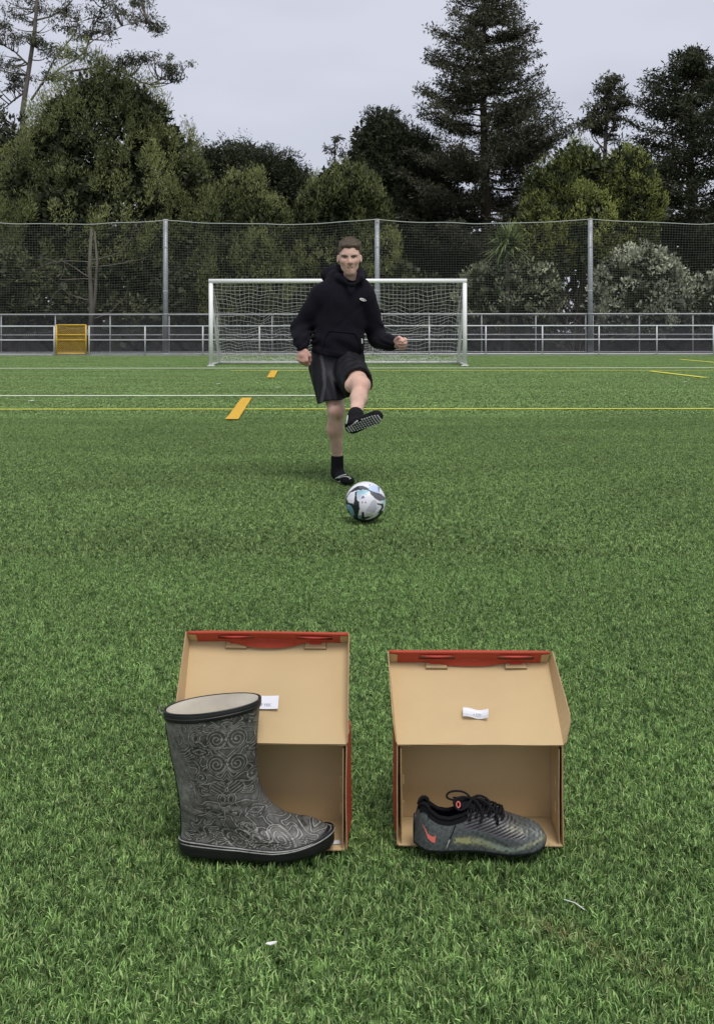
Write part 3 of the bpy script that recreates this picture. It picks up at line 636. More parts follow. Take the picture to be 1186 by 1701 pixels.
# gum trees
def gum(name, d, trunk_px, limb_px, clump_px, label, seed, tone='gum', r0=.3, csize=.5, per=70, leaf=.24, n_sub=5, dens=1.):
    r = np.random.default_rng(seed); s = d / F
    pts = lambda L_: np.array([P(x, y, d) for x, y in L_])
    def curve(L_, n=14):
        q = pts(L_); t = np.linspace(0, 1, len(q)); tt_ = np.linspace(0, 1, n); o = np.stack([np.interp(tt_, t, q[:, i]) for i in range(3)], 1); o[:, 1] += .15 * np.sin(tt_ * 5 + seed); return o
    T = curve(trunk_px, 16); T[0, 2] = -.6; base = np.array([T[0, 0], d, -.6]); trunk = [(T, np.linspace(r0, r0 * .35, 16))]
    ends = []
    for i, Lp in enumerate(limb_px):
        q = curve(Lp); dy = (r.random() - .5) * 4.5; q[:, 1] += np.linspace(0, dy, len(q)); trunk.append((q, np.linspace(r0 * .34, r0 * .09, len(q)))); ends.append(q)
    cent = []; rad = []
    skel = np.concatenate([T[6:]] + ends)
    for (px, py, rx, ry) in clump_px:
        c = P(px, py, d); c[1] += (r.random() - .5) * rx * s * 1.5
        for k in range(max(2, int(n_sub * dens))):
            g = c + r.normal(size=3) * np.array([rx, rx, ry]) * s * .55; cent.append(g); rad.append(np.array([.55, .55, .28]) * (.5 + .8 * r.random()) * csize * 2)
            near = skel[np.argmin(((skel - g) ** 2 * [1, .5, 1.6]).sum(1) + 2.5 * (skel[:, 2] > g[2]))]; kk = np.linspace(0, 1, 7)[:, None]
            mid = (near + g) / 2 + r.normal(size=3) * .25 - [0, 0, .25]; trunk.append((near * (1 - kk) ** 2 + 2 * mid * kk * (1 - kk) + g * kk ** 2, np.linspace(.045, .010, 7)))
    cent, rad = np.array(cent), np.array(rad); lo, hi = GREEN[tone]
    L_ = leaves(cent, rad, per, leaf, up=-.1, outw=.4, hang=.35, shell=.15, tint_lo=lo, tint_hi=hi, seed=seed, asp=.30)
    return finish_tree(name, base, label, 'gum trees beyond the fence', L_, trunk, bark='greybark')
gum('gum_tree', 60, [(36, 400), (38, 300), (40, 180), (50, 110), (58, 50), (64, -40), (70, -120)],
    [[(52, 165), (75, 135), (110, 112), (140, 96), (152, 75), (205, 48), (250, 38)], [(110, 118), (180, 105), (240, 135), (262, 120), (290, 118)], [(46, 105), (20, 80), (-20, 55)], [(60, 32), (90, 30), (120, 12), (150, -30)], [(140, 96), (150, 40), (165, -20)], [(45, 150), (10, 165), (-30, 180)], [(70, 140), (95, 100), (130, 60), (140, 20)]],
    [(20, 20, 26, 14), (60, -10, 40, 20), (108, 40, 26, 14), (95, 10, 24, 12), (130, 52, 26, 10), (165, 15, 24, 14), (200, 20, 28, 14), (235, 22, 26, 12), (258, 42, 14, 10), (175, 46, 22, 10), (160, -10, 40, 14), (230, -2, 22, 12),
     (80, 85, 22, 12), (130, 88, 26, 10), (20, 62, 22, 10), (-5, 35, 24, 14), (60, 65, 14, 8), (0, 100, 16, 12), (5, 135, 26, 12), (30, 125, 18, 8), (215, 100, 24, 8), (240, 96, 20, 7), (275, 105, 22, 9), (288, 120, 10, 7), (190, 104, 20, 7), (90, 125, 26, 8), (30, -30, 40, 16), (100, -50, 50, 20)],
    'very tall open gum tree with pale limbs rising out of the picture at top left', 91, r0=.20, csize=.47, per=60, leaf=.19, n_sub=9)
gum('gum_tree', 58, [(1003, 420), (1003, 300), (1006, 240), (1010, 190), (1018, 130)],
    [[(1004, 260), (990, 225), (985, 200)], [(1008, 230), (1022, 190), (1030, 160)], [(1006, 250), (985, 235), (975, 215)]],
    [(1018, 128, 12, 14), (1008, 148, 16, 14), (1028, 152, 14, 14), (995, 172, 18, 14), (1020, 178, 18, 12), (1000, 196, 22, 12), (985, 208, 16, 12), (1005, 215, 16, 10), (1035, 165, 8, 10), (978, 196, 10, 10)],
    'slim gum tree with a bare forked trunk standing against the sky on the right', 92, r0=.16, csize=.36, per=80, leaf=.24, n_sub=7)
gum('gum_tree', 60, [(556, 400), (556, 320), (556, 270), (557, 225)], [[(556, 290), (545, 265), (540, 250)], [(556, 280), (566, 260), (572, 245)]],
    [(557, 225, 7, 10), (553, 245, 12, 10), (563, 255, 12, 10), (550, 270, 14, 10), (565, 285, 14, 10), (545, 290, 12, 10)], 'thin wispy pale tree top showing between two dark evergreens at the centre', 93, r0=.09, csize=.3, per=22, leaf=.24, n_sub=4)

# layered conifers
def conifer(name, d, axis_px, top_py, prof, label, seed, tone, whorl=.62, per=26, leaf=.26, zlow=1.0, bend=.35, rise=.25, clump=(.5, .5, .2), step=.62, nb=(5, 8), r0=.38, gap=.12, lop=None):
    """prof: (py, half width px) pairs down the tree."""
    r = np.random.default_rng(seed); s = d / F; x0 = P(axis_px, 0, d)[0]; zt = P(0, top_py, d)[2]
    pz = np.array([P(0, a, d)[2] for a, _ in prof])[::-1]; pw = np.array([b for _, b in prof])[::-1] * s
    k = np.linspace(0, 1, 14); T = np.stack([x0 + .08 * np.sin(k * 7), np.full(14, d), -.4 + (zt + .4) * k], 1); base = np.array([x0, d, -.4])
    trunk = [(T, r0 * (1 - .93 * k) + .015)]; cent, rad, tv = [], [], []
    z = zlow
    while z < zt - .1:
        w = np.interp(z, pz, pw)
        for j in range(r.integers(*nb)):
            if r.random() < gap: continue
            az = r.random() * 6.283; Lb = w * (.72 + .34 * r.random()) * (1.0 if abs(math.cos(az)) > .3 else .85)
            if lop: Lb *= lop(z, math.cos(az))
            if Lb < .15: Lb = .15
            n = max(3, int(Lb / .3)); t = np.linspace(0, 1, n); zz = z + (r.random() - .5) * .5
            dirx = np.array([math.cos(az), math.sin(az)]); pts = np.stack([x0 + dirx[0] * Lb * t, d + dirx[1] * Lb * t, zz + rise * Lb * t - bend * Lb * t * (1 - t) * 1.2 + .05 * np.sin(t * 9 + z)], 1)
            trunk.append((pts, .05 * (1 - .8 * t) + .006)); b_t = r.random()
            a = .18 if Lb < 1.5 else .3; u = a
            while u < 1.0:
                c = pts[0] + 0; c = np.array([np.interp(u, t, pts[:, i]) for i in range(3)])
                sp = np.array([-dirx[1], dirx[0], 0]) * r.normal() * .28 * Lb * (1 - u * .6) * .5
                cent.append(c + sp + [0, 0, r.normal() * .06]); rad.append(np.array(clump) * (.55 + .7 * r.random())); tv.append(np.clip(.5 * b_t + .5 * r.random(), 0, 1)); u += step * (.35 + .3 * r.random()) / max(Lb, .6)
        z += whorl * (.55 + .5 * r.random()) * (.55 + .45 * min(1, w / 2.5))
    for q in range(12): cent.append(np.array([x0, d, zt - .09 * q]) + r.normal(size=3) * .05); rad.append(np.array([.10, .10, .2]) * (1 + q * .12)); tv.append(.5)
    lo, hi = GREEN[tone]
    L_ = leaves(np.array(cent), np.array(rad), per, leaf, up=.15, outw=.7, hang=.1, shell=.1, tint_lo=lo, tint_hi=hi, seed=seed, tvals=np.array(tv), asp=.3)
    return finish_tree(name, base, label, 'conifers beyond the fence', L_, trunk)
conifer('redwood_tree', 53, 806, -55, [(-55, 4), (0, 52), (60, 82), (100, 104), (150, 92), (185, 115), (215, 118), (250, 150), (320, 150), (420, 140)],
        'tallest conifer with layered branches, its top cut off by the picture edge', 101, 'brownish', per=44, leaf=.19, whorl=.62, zlow=1.5, gap=.08, step=.42, clump=(.46, .46, .20), nb=(7, 11))
conifer('cedar_tree', 55, 1150, 84, [(84, 8), (110, 42), (150, 72), (180, 112), (235, 128), (290, 122), (420, 110)],
        'dark conifer with spreading tiers of branches at the right picture edge', 102, 'dark', per=38, leaf=.22, whorl=.72, zlow=1.2, rise=.38, bend=.1, gap=.06, step=.42, clump=(.55, .55, .22), nb=(6, 10))
conifer('cedar_tree', 60, 1290, 60, [(60, 8), (150, 80), (250, 130), (420, 130)], 'dark conifer beyond the right picture edge', 103, 'dark', per=16, leaf=.34, whorl=.8)
# old bare trunks seen through the netting on the left
for i, (px, lb) in enumerate([(150, 'grey forked trunk of an old tree seen through the netting above the yellow gate')]):
    rs = np.random.default_rng(40 + i); q0 = P(px, 545, 45.2); e = empty('dead_tree', (q0[0], 45.2, -.1), lb, 'tree')
    b = MB(); zz = P(0, 375, 45.2)[2]; b.tube([(0, 0, 0), (.06, 0, zz * .4), (-.03, 0, zz * .7), (.05, 0, zz)], [.13, .11, .09, .05], 9); b.build('trunk', M['greybark'], e, True)
    b = MB(); b.tube([(.02, 0, .8), (.22, -.05, zz * .45), (.30, 0, zz * .75), (.2, 0, zz * .98)], [.08, .07, .06, .03], 7)
    for k in range(9):
        z0 = .9 + rs.random() * (zz - 1.2); o_, _ = branch_tree([.03, 0, z0], [rs.choice([-1, 1]) * (.8 + rs.random()), rs.normal() * .3, .25], 1.5, .032, 2, rs, spread=.4, up=.05, ratio=.6, kids=(1, 2))
        for t in o_: b.tube(*t, n=4, cap=False)
    tag(b.build('branches', M['greybark'], e, True), kind='stuff')

# ------------------------------------------------------------------ shoe boxes
M['kraft'] = mat('kraft_cardboard', (.575, .425, .235), .85, .1, noise=(5, .05), bump=(90, .12, .001))
M['kraft_edge'] = mat('cardboard_edge', (.42, .28, .16), .9, .05, noise=(60, .2))
M['boxred'] = mat('red_box_print', (.43, .055, .028), .55, .3, noise=(8, .06))
M['redlight'] = mat('red_box_tab', (.58, .07, .055), .5, .3)
M['paper'] = mat('white_paper', (.80, .80, .86), .8, .1)
M['print_grey'] = mat('grey_print', (.25, .25, .32), .8, .1)
M['lip_print'] = mat('pale_print', (.80, .45, .38), .7, .2)
M['crease'] = mat('cut_crease', (.30, .20, .105), .9, .05)

def text_mesh(o):
    dg = bpy.context.evaluated_depsgraph_get(); me = bpy.data.meshes.new_from_object(o.evaluated_get(dg)); p = o.parent; ms = list(o.data.materials); nm = o.name; bpy.data.objects.remove(o)
    q = bpy.data.objects.new('lettering', me); COL.objects.link(q); q.parent = p
    if not me.materials:
        for m_ in ms: me.materials.append(m_)
    return q
def panel(name, quad, out, th, parent, mats=('kraft', 'boxred', 'kraft_edge'), nu=14, nv=8, bow=0., seed=0, extra=None):
    """quad: 4 inner-surface corners (a b c d, a->b along, a->d up). out: direction of the outside."""
    a, b, c, d = [np.array(q, float) for q in quad]; n = nrm(out); nzf = smooth_noise(seed + 300, 6, .8, 2.5)
    U, V_ = np.meshgrid(np.linspace(0, 1, nu + 1), np.linspace(0, 1, nv + 1), indexing='ij'); u, v = U[..., None], V_[..., None]
    p = a * (1 - u) * (1 - v) + b * u * (1 - v) + c * u * v + d * (1 - u) * v
    edge = (4 * u * (1 - u)) ** .7
    p = p + n * (bow * edge * v ** 1.0 + .0006 * nzf(np.concatenate([u * 2, v, u * 0], -1))[..., None])
    q = p + n * th; W = (nu + 1) * (nv + 1); idx = np.arange(W).reshape(nu + 1, nv + 1)
    f = []; fm = []
    for i in range(nu):
        for j in range(nv):
            f.append((idx[i, j], idx[i + 1, j], idx[i + 1, j + 1], idx[i, j + 1])); fm.append(0)
            f.append((idx[i, j] + W, idx[i, j + 1] + W, idx[i + 1, j + 1] + W, idx[i + 1, j] + W)); fm.append(1)
    for i in range(nu):
        for j in (0, nv): f.append((idx[i, j], idx[i + 1, j], idx[i + 1, j] + W, idx[i, j] + W)); fm.append(2)
    for j in range(nv):
        for i in (0, nu): f.append((idx[i, j], idx[i, j + 1], idx[i, j + 1] + W, idx[i, j] + W)); fm.append(2)
    return mesh(name, np.concatenate([p.reshape(-1, 3), q.reshape(-1, 3)]), [tuple(map(int, x)) for x in f], [M[k] for k in mats], parent, False, fmat=fm)

def shoebox(origin, yaw, Wf, Wb, Hf, D, lid_dir, lid_len, lid_wtop, lip_h, label, sag, flare, scallop, tag_white=False, seed=0, dx_top=0.):
    """origin: centre of the front bottom edge. local x right, y back, z up."""
    e = empty('shoe_box', origin, label, 'shoe box', 'open shoe boxes lying on their sides on the turf'); e.rotation_euler = (0, 0, yaw)
    w, wb = Wf / 2, Wb / 2; t = .0022; z0 = .003
    panel('back_panel', [(-wb, D, z0), (wb, D, z0), (wb, D, Hf), (-wb, D, Hf)], (0, 1, 0), t, e, seed=seed)
    panel('floor_panel', [(-w, 0, z0), (w, 0, z0), (wb, D, z0), (-wb, D, z0)], (0, 0, -1), t, e, seed=seed + 1)
    panel('roof_panel', [(-w, .001, Hf), (w, .001, Hf), (wb, D, Hf), (-wb, D, Hf)], (0, 0, 1), t, e, seed=seed + 2)
    for s_ in (-1, 1):
        panel('end_panel', [(s_ * w, 0, z0), (s_ * wb, D, z0), (s_ * wb, D, Hf), (s_ * w, 0, Hf)], (s_, 0, 0), t, e, bow=-.002, seed=seed + 4 + s_)
        # folded-over inner wall, its free edge a little proud and wavy, with brown slabs standing in for dark gap slots
        panel('inner_flap', [(s_ * (w - .006), .004, z0 + .004), (s_ * (wb - .007), D - .004, z0 + .004), (s_ * (wb - .007), D - .004, Hf - .012), (s_ * (w - .006), .004, Hf - .008)], (-s_, 0, 0), .0016, e, ('kraft', 'kraft', 'kraft_edge'), bow=-.003, seed=seed + 8 + s_)
        for zc in (.36, .62):
            b = MB(); b.box((s_ * (w - .0115), .022, Hf * zc), (.0016, .006, .018)); b.build('slot_slab', M['kraft_edge'], e)
    b = MB(); b.box((-w * .55, D - .0005, Hf * .5), (.001, .0008, .001)); 
    # lid: a hinged tray leaning back
    ld = nrm([0, lid_dir[0], lid_dir[1]]); ln = nrm(np.cross([1, 0, 0], ld)); ln = ln if ln[2] < 0 or ln[1] > 0 else -ln      # outside of the lid: back and down
    ln = np.array([0, ld[2], -ld[1]]); up = -ln
    hz = np.array([0, 0, Hf + .0026]); wt = lid_wtop / 2; far = hz + ld * lid_len
    A, B = hz + [-w - .002, 0, 0], hz + [w + .002, 0, 0]; Cc, Dd = far + [wt + dx_top, 0, 0], far + [-wt + dx_top, 0, 0]
    panel('lid_panel', [A, B, Cc, Dd], ln, t, e, seed=seed + 20, bow=.004)
    # side walls of the lid (flaring outwards, low at the hinge)
    for s_, (p0, p1), fl in ((-1, (A, Dd), flare[0]), (1, (B, Cc), flare[1])):
        n = 12; V = []; Fq = []; fm = []
        for i in range(n + 1):
            k = i / n; base = p0 + (p1 - p0) * k; hgt = lip_h * min(1, .25 + k * 3.2); ff = fl * ((.30 + .70 * (1 - k) / .8) if k > .2 else (.15 + .85 * k / .2))
            top = base + up * hgt + np.array([s_ * ff, 0, 0])
            o = np.array([s_ * t, 0, 0]); V += [base, top, base + o, top + o]
        for i in range(n):
            k = 4 * i; Fq += [(k, k + 1, k + 5, k + 4), (k + 2, k + 6, k + 7, k + 3), (k + 1, k + 3, k + 7, k + 5)]; fm += [0, 1, 2]
        Fq += [(0, 2, 3, 1), (4 * n, 4 * n + 1, 4 * n + 3, 4 * n + 2)]; fm += [2, 2]
        mesh('lid_side', np.array(V), Fq, [M['kraft'], M['boxred'], M['kraft_edge']], e, False, fmat=fm)
    # front wall of the lid with its folded red liner, two slots in it
    lw = wt * 2; cx = dx_top; n = 60
    def FP(x, y, off=0.): return far + np.array([x + cx, 0, 0]) + up * (y + sag * (1 - (x / wt) ** 2)) + ld * (-off)
    panel('lid_front', [FP(-wt, -.0), FP(wt, -.0), FP(wt, lip_h), FP(-wt, lip_h)], ld, t, e, ('kraft', 'boxred', 'boxred'), seed=seed + 30, nu=20)
    V = []; Fq = []; xs_ = np.linspace(-wt + .018, wt - .018, n + 1); slots = [(-wt * .62, -wt * .18), (wt * .35, wt * .80)]
    for x in xs_:
        u = abs(x) / wt; low = -.0005 - scallop * (1 if u < .28 else max(0, 1 - (u - .28) / .25) if True else 0) * (1 - .25 * (u / .28) ** 2 if u < .28 else .75)
        for yv in (low, lip_h * .38, lip_h * .68, lip_h - .001):
            # the scalloped part bends over on to the lid panel
            off = .006 if yv > 0 else .006 - yv * 1.5
            V.append(FP(x, max(yv, .0015), off)); V.append(FP(x, max(yv, .0015), off - .0016))
    for i in range(n):
        xm = (xs_[i] + xs_[i + 1]) / 2
        for r_i in range(3):
            if r_i == 1 and any(a < xm < b for a, b in slots): continue
            k = 8 * i + 2 * r_i; Fq += [(k, k + 8, k + 10, k + 2), (k + 1, k + 3, k + 11, k + 9)]
        for k in (8 * i, 8 * i + 6): Fq.append((k, k + 8, k + 9, k + 1))
    mesh('lip_liner', np.array(V), Fq, M['boxred'], e)
    # rounded roll along the rim, and a lighter tab over each slot
    b = MB(); b.tube([FP(x, lip_h, .003) for x in np.linspace(-wt, wt, 24)], .0036, 8); b.build('lip_rim', M['boxred'], e, True)
    for a, bb in slots:
        m = MB(); xx_ = np.linspace(a * 1.0, bb, 12); pts = np.array([FP(x, lip_h * .80, .0070 + .002 * math.sin(math.pi * i / 11)) for i, x in enumerate(xx_)])
        m.tube(pts, np.clip(.0026 * np.sin(np.linspace(.25, 2.9, 12)), .0008, 1), 6); m.build('slot_tab', M['redlight'], e, True)
    # tuck tabs cut in the lid panel
    for a, bb in slots:
        xc = (a + bb) / 2 * (1.02); tw, th_ = .044, .016
        def LP(x, y, h): return far + np.array([x + cx, 0, 0]) - ld * y + up * h - ln * 0 
        bw = -.004
        mb = MB(); q = [LP(xc - tw / 2, .004, -.0012), LP(xc + tw / 2, .004, -.0012), LP(xc + tw / 2 + .001, .004 + th_, .0012), LP(xc - tw / 2 - .001, .004 + th_, .0012)]
        mb.add(np.array([*q, *[p_ + up * .0016 for p_ in q]]), [(0, 1, 2, 3), (4, 7, 6, 5), (0, 4, 5, 1), (1, 5, 6, 2), (2, 6, 7, 3), (3, 7, 4, 0)]); mb.build('tuck_tab', M['kraft'], e)
        mb = MB(); q = [LP(xc - tw / 2 - .0018, .002, -.0018), LP(xc + tw / 2 + .0018, .002, -.0018), LP(xc + tw / 2 + .0022, .0055 + th_, -.0012), LP(xc - tw / 2 - .0022, .0055 + th_, -.0012)]
        mb.add(np.array([*q, *[p_ + up * .0013 for p_ in q]]), [(0, 1, 2, 3), (4, 7, 6, 5), (0, 4, 5, 1), (1, 5, 6, 2), (2, 6, 7, 3), (3, 7, 4, 0)]); mb.build('tab_cut', M['crease'], e)
        mb = MB(); q = [LP(xc - tw * .33, .0045, .0035), LP(xc + tw * .33, .0045, .0035), LP(xc + tw * .30, .0115, .003), LP(xc - tw * .30, .0115, .003)]
        mb.add(np.array([*q, *[p_ + up * .001 for p_ in q]]), [(0, 1, 2, 3), (4, 7, 6, 5), (0, 4, 5, 1), (1, 5, 6, 2), (2, 6, 7, 3), (3, 7, 4, 0)]); mb.build('red_tongue', M['redlight'], e)
    # small print on the red liner
    cu = bpy.data.curves.new('lip_lettering', 'FONT'); cu.body = 'nikebetterworld.com'; cu.size = .0052; cu.align_x = 'CENTER'; cu.extrude = .0001; cu.space_character = 1.0
    to = link('lettering', cu, e, [M['lip_print']]); c_ = FP(0, lip_h * .30, .0067)
    to = text_mesh(to); R_ = Matrix((Vector((1, 0, 0)), Vector(tuple(up)), Vector(tuple(-ld)))).transposed(); to.matrix_local = Matrix.Translation(Vector(tuple(c_))) @ R_.to_4x4()
    # dust flaps folded in the far corners
    for s_ in (-1, 1):
        q = [FP(s_ * (wt - .001), .002, .004), FP(s_ * (wt - .022), .002, .0042), FP(s_ * (wt - .020), lip_h * .82, .0042), FP(s_ * (wt - .001), lip_h * .9, .004)]
        mb = MB(); mb.add(np.array([*q, *[p_ - ld * .0012 for p_ in q]]), [(0, 1, 2, 3), (4, 7, 6, 5), (0, 4, 5, 1), (1, 5, 6, 2), (2, 6, 7, 3), (3, 7, 4, 0)]); mb.build('dust_flap', M['kraft'], e)
    return e, hz, ld, up, far
def fx(px, d): return (px - CX) * d / F
boxR, hzR, ldR, upR, farR = shoebox((fx(797, 2.108), 2.108, 0), math.radians(-.8), .338, .350, .208, .125, (.150, .125), .196, .350, .036, 'open orange red shoe box holding the football boot, right one of the two', .0, (.005, .017), .006, seed=1, dx_top=-.010)
boxL, hzL, ldL, upL, farL = shoebox((fx(437, 2.098), 2.098, 0), math.radians(-2.2), .338, .345, .216, .125, (.150, .168), .224, .349, .036, 'open orange red shoe box behind the rubber boot, left one of the two', .004, (.010, .002), .010, seed=60, dx_top=-.0065)

# cards lying on the lids
def card(box, hz, ld, up, x, y, w, h, rot, label, text, curl=.003, fold=False):
    o = empty('paper_card', (0, 0, 0), label, 'card', 'small white paper cards on the lids')
    c, s_ = math.cos(rot), math.sin(rot); n = 8; V = []; Fq = []
    for i in range(n + 1):
        for j in range(5):
            u = (i / n - .5) * w; v = (j / 4 - .5) * h; zz = .0035 + curl * (2 * i / n - 1) ** 2 + (.005 * (j / 4) * (1 - j / 4) * 4 + .003 * math.sin(i * .9) if fold else .0)
            xx, yy = x + u * c - v * s_, y + u * s_ + v * c
            p = hz + np.array([xx, 0, 0]) + ld * yy + up * zz; V += [p, p + up * .0005]
    for i in range(n):
        for j in range(4):
            k = 2 * (i * 5 + j); Fq += [(k + 1, k + 11, k + 13, k + 3), (k, k + 2, k + 12, k + 10)]
    for i in range(n):
        for j in (0, 4): k = 2 * (i * 5 + j); Fq.append((k, k + 1, k + 11, k + 10))
    mw = np.array(Matrix.Translation(box.location) @ Matrix.Rotation(box.rotation_euler[2], 4, 'Z'))
    V = np.array(V) @ mw[:3, :3].T + mw[:3, 3]; ctr = V.mean(0); o.location = tuple(ctr)
    mesh('paper', V - ctr, Fq, M['paper'], o)
    cu = bpy.data.curves.new('card_lettering', 'FONT'); cu.body = text; cu.size = h * .30; cu.align_x = 'CENTER'; cu.extrude = .00005
    to = text_mesh(link('lettering', cu, o, [M['print_grey']])); xd, yd = (np.array([c, 0, 0]) + ld * s_), (ld * c - np.array([s_, 0, 0])); b3 = mw[:3, :3]
    xd, yd, zd = b3 @ xd, b3 @ yd, b3 @ up; pos = hz + np.array([x, 0, 0]) + ld * (y - h * .30 * c) + up * (.0042 + (.0045 if fold else .0005)); pos = b3 @ pos + mw[:3, 3] - ctr
    to.matrix_local = Matrix.Translation(Vector(tuple(pos))) @ Matrix((Vector(tuple(xd)), Vector(tuple(yd)), Vector(tuple(zd)))).transposed().to_4x4()
    return o
card(boxL, hzL, ldL, upL, -.004, .083, .058, .028, .0, 'white rectangular paper card on the left lid, half behind the boot top', 'IOF YEIO')
card(boxR, hzR, ldR, upR, -.005, .067, .053, .020, -.08, 'crumpled narrow white paper slip on the middle of the right lid', 'Oct 2020', curl=.004, fold=True)
b = MB(); b.box((0, 0, 0), (.020, .014, .0008)); b.box((0, .0, .0007), (.013, .001, .0004))
o = b.build('paper_label', M['paper']); o.location = (fx(556, 2.12), 2.118, .0052); o.rotation_euler = (0, 0, .25); tag(o, 'tiny white label lying on the box floor beside the toe of the rubber boot', 'label')

# ------------------------------------------------------------------ rubber boot
def lp(a, n=None): return np.array(a, float)
def interp2(tab, t): tab = np.array(tab, float); return np.interp(t, tab[:, 0], tab[:, 1])
def rubber_boot():
    S = 813.
    O = np.array([fx(298, 2.075), 2.082, .004])
    back = [(.002, .000), (-.002, .016), (.0005, .030), (.003, .045), (.002, .070), (.0005, .095), (-.003, .125), (-.009, .160), (-.016, .190), (-.023, .225), (-.029, .260), (-.033, .289)]
    front = [(.309, .018), (.310, .026), (.306, .040), (.292, .052), (.270, .061), (.245, .065), (.217, .071), (.190, .090), (.172, .113), (.162, .140), (.157, .165), (.156, .200), (.157, .240), (.160, .280), (.163, .3125)]
    def arc(L_):
        q = np.array(L_); d = np.r_[0, np.cumsum(np.linalg.norm(np.diff(q, axis=0), axis=1))]; return q, d / d[-1]
    # foot: rings 0..1 ; pair by explicit parameter so the rings tilt gently
    fq, fd = arc(front); bq, bd = arc(back)
    NR, NT = 270, 320
    t = np.linspace(0, 1, NR)
    # back climbs slowly while the front runs along the instep
    bt = np.interp(t, [0, .10, .38, .60, 1], [0, .10, .20, .42, 1]); ft = t
    # smooth the curves
    def sm(q, d, tt_, it=14):
        P_ = np.stack([np.interp(tt_, d, q[:, i]) for i in range(2)], 1)
        for _ in range(it): P_[1:-1] = (P_[:-2] + 2 * P_[1:-1] + P_[2:]) / 4
        return P_
    Bk, Fr = sm(bq, bd, bt), sm(fq, fd, ft)
    th = np.linspace(0, 2 * np.pi, NT, endpoint=False)
    cu = (1 - np.cos(th)) / 2          # 0 back .. 1 front .. 0
    sg = np.where(th < np.pi, -1., 1.)
    fo = np.clip(1 - (t - .30) / .28, 0, 1); fo = fo * fo * (3 - 2 * fo)
    hw_sh = np.interp(t, [0, .45, .6, .8, 1], [.046, .047, .047, .049, .050])
    V = np.zeros((NR, NT, 3))
    plan_u = [0, .06, .15, .3, .42, .55, .68, .8, .9, .96, 1.0]; plan_h = [.0, .022, .031, .034, .035, .040, .047, .047, .039, .026, 0]
    for i in range(NR):
        u = cu; ell = np.sin(th); ell = np.abs(ell) * hw_sh[i]
        ring_len = Fr[i, 0] - Bk[i, 0]; uu = u
        ph = np.interp(uu, plan_u, plan_h) ; se = (1 - np.abs(2 * uu - 1) ** 2.6) ** .5
        ph = np.where(uu < .62, np.minimum(se * 1.04, 1) * np.interp(uu, [0, .15, .4, .62, 1], [.036, .036, .038, .047, .047]), .047 * np.sqrt(np.clip(1 - (np.clip(uu - .62, 0, 1) / .38) ** 2.5, 0, 1)))
        # narrow the foot rings as they climb over the instep
        shr = np.interp(t[i], [0, .05, .12, .3, .5], [1, 1, .97, .93, 1]); ph = ph * shr
        h = fo[i] * ph + (1 - fo[i]) * ell
        V[i, :, 0] = Bk[i, 0] + ring_len * u; V[i, :, 2] = Bk[i, 1] + (Fr[i, 1] - Bk[i, 1]) * u
        # toe spring / domed instep: bring the front part of foot rings down at the sides
        side = (h / .05) ** 2; V[i, :, 2] -= fo[i] * np.clip(u - .45, 0, 1) * .030 * side * np.clip(t[i] * 6, 0, 1)
        V[i, :, 1] = sg * h + .012 * np.clip((u - .45) / .55, 0, 1) ** 1.6 * fo[i]
    low = smooth_noise(71, 8, 4, 14); V[:, :, 1] += .0012 * low(V) * (t > .1)[:, None]
    # wrinkles at the ankle
    wr = np.exp(-((t - .50) / .06) ** 2)[:, None] * np.sin(V[:, :, 2] * 260 + V[:, :, 0] * 60); V[:, :, 1] += sg[None] * .0009 * wr
    vis = V.reshape(-1, 3)
    # engraved print: contour lines of a mirrored field with scroll, lens and chevron motifs
    X, Z = V[:, :, 0], V[:, :, 2]
    ax_ = .100 + .10 * np.clip((.12 - Z) / .12, 0, 1)          # mirror axis shifts forward over the foot
    mxx = np.abs(X - ax_); Yf = V[:, :, 1]
    q = np.stack([mxx * 1.0, Z * 1.0], -1)
    f1 = smooth_noise(81, 14, 8, 26, 2); f2 = smooth_noise(82, 14, 14, 40, 2)
    q2 = q + .010 * np.stack([f2(q), f2(q + 5)], -1) * [.6, .6]
    fld = f1(q2 * [1, 1.5]) * .9 + Z * 34 + mxx * 10
    ph = fld * 9.5
    outl = np.full(ph.shape, 1.)
    for (cx_, cz_, R0, kind) in [(.020, .247, .019, 's'), (.020, .198, .019, 's'), (.062, .250, .009, 'o'), (.055, .222, .020, 'l'), (.018, .150, .016, 'c'), (.050, .170, .011, 's'), (.008, .128, .010, 'o'), (.040, .100, .018, 'l'), (.006, .070, .010, 'o'), (.045, .045, .022, 's'), (.020, .055, .013, 's'), (.075, .150, .010, 's')]:
        dx, dz = mxx - cx_, Z - cz_; r = np.hypot(dx, dz)
        if kind == 's': g = r * 900 + np.arctan2(dz, dx)
        elif kind == 'o': g = np.hypot(dx * 1.25, dz * .85) * 1000
        elif kind == 'l': g = (np.abs(dz) * 2.6 + np.abs(dx)) * 430; r = np.hypot(dx, dz * 2)
        else: g = (dz - mxx * .6) * 900; r = np.hypot(dx, dz * 1.2)
        k = (r < R0); ph = np.where(k, g, ph); outl = np.minimum(outl, np.abs(r - R0))
    # angular glyph strokes
    gl = np.abs(((np.abs(((X * 160) % 2) - 1) * 1.4 + Z * 210) % 2) - 1); 
    gi0, gi1 = np.gradient(ph, axis=0), np.gradient(ph, axis=1); d0 = np.linalg.norm(np.gradient(V, axis=0), axis=-1) + 1e-6; d1 = np.linalg.norm(np.gradient(V, axis=1), axis=-1) + 1e-6
    gm = np.sqrt((gi0 / d0) ** 2 + (gi1 / d1) ** 2) + 120; dist = np.abs(((ph + np.pi) % (2 * np.pi)) - np.pi) / gm
    dist = np.where(gm > 2600, .01, dist); dist = np.minimum(dist, outl); line = np.clip(1.3 - dist / .00072, 0, 1); dark = np.clip(1.7 - dist / .0023, 0, 1) * (1 - line)
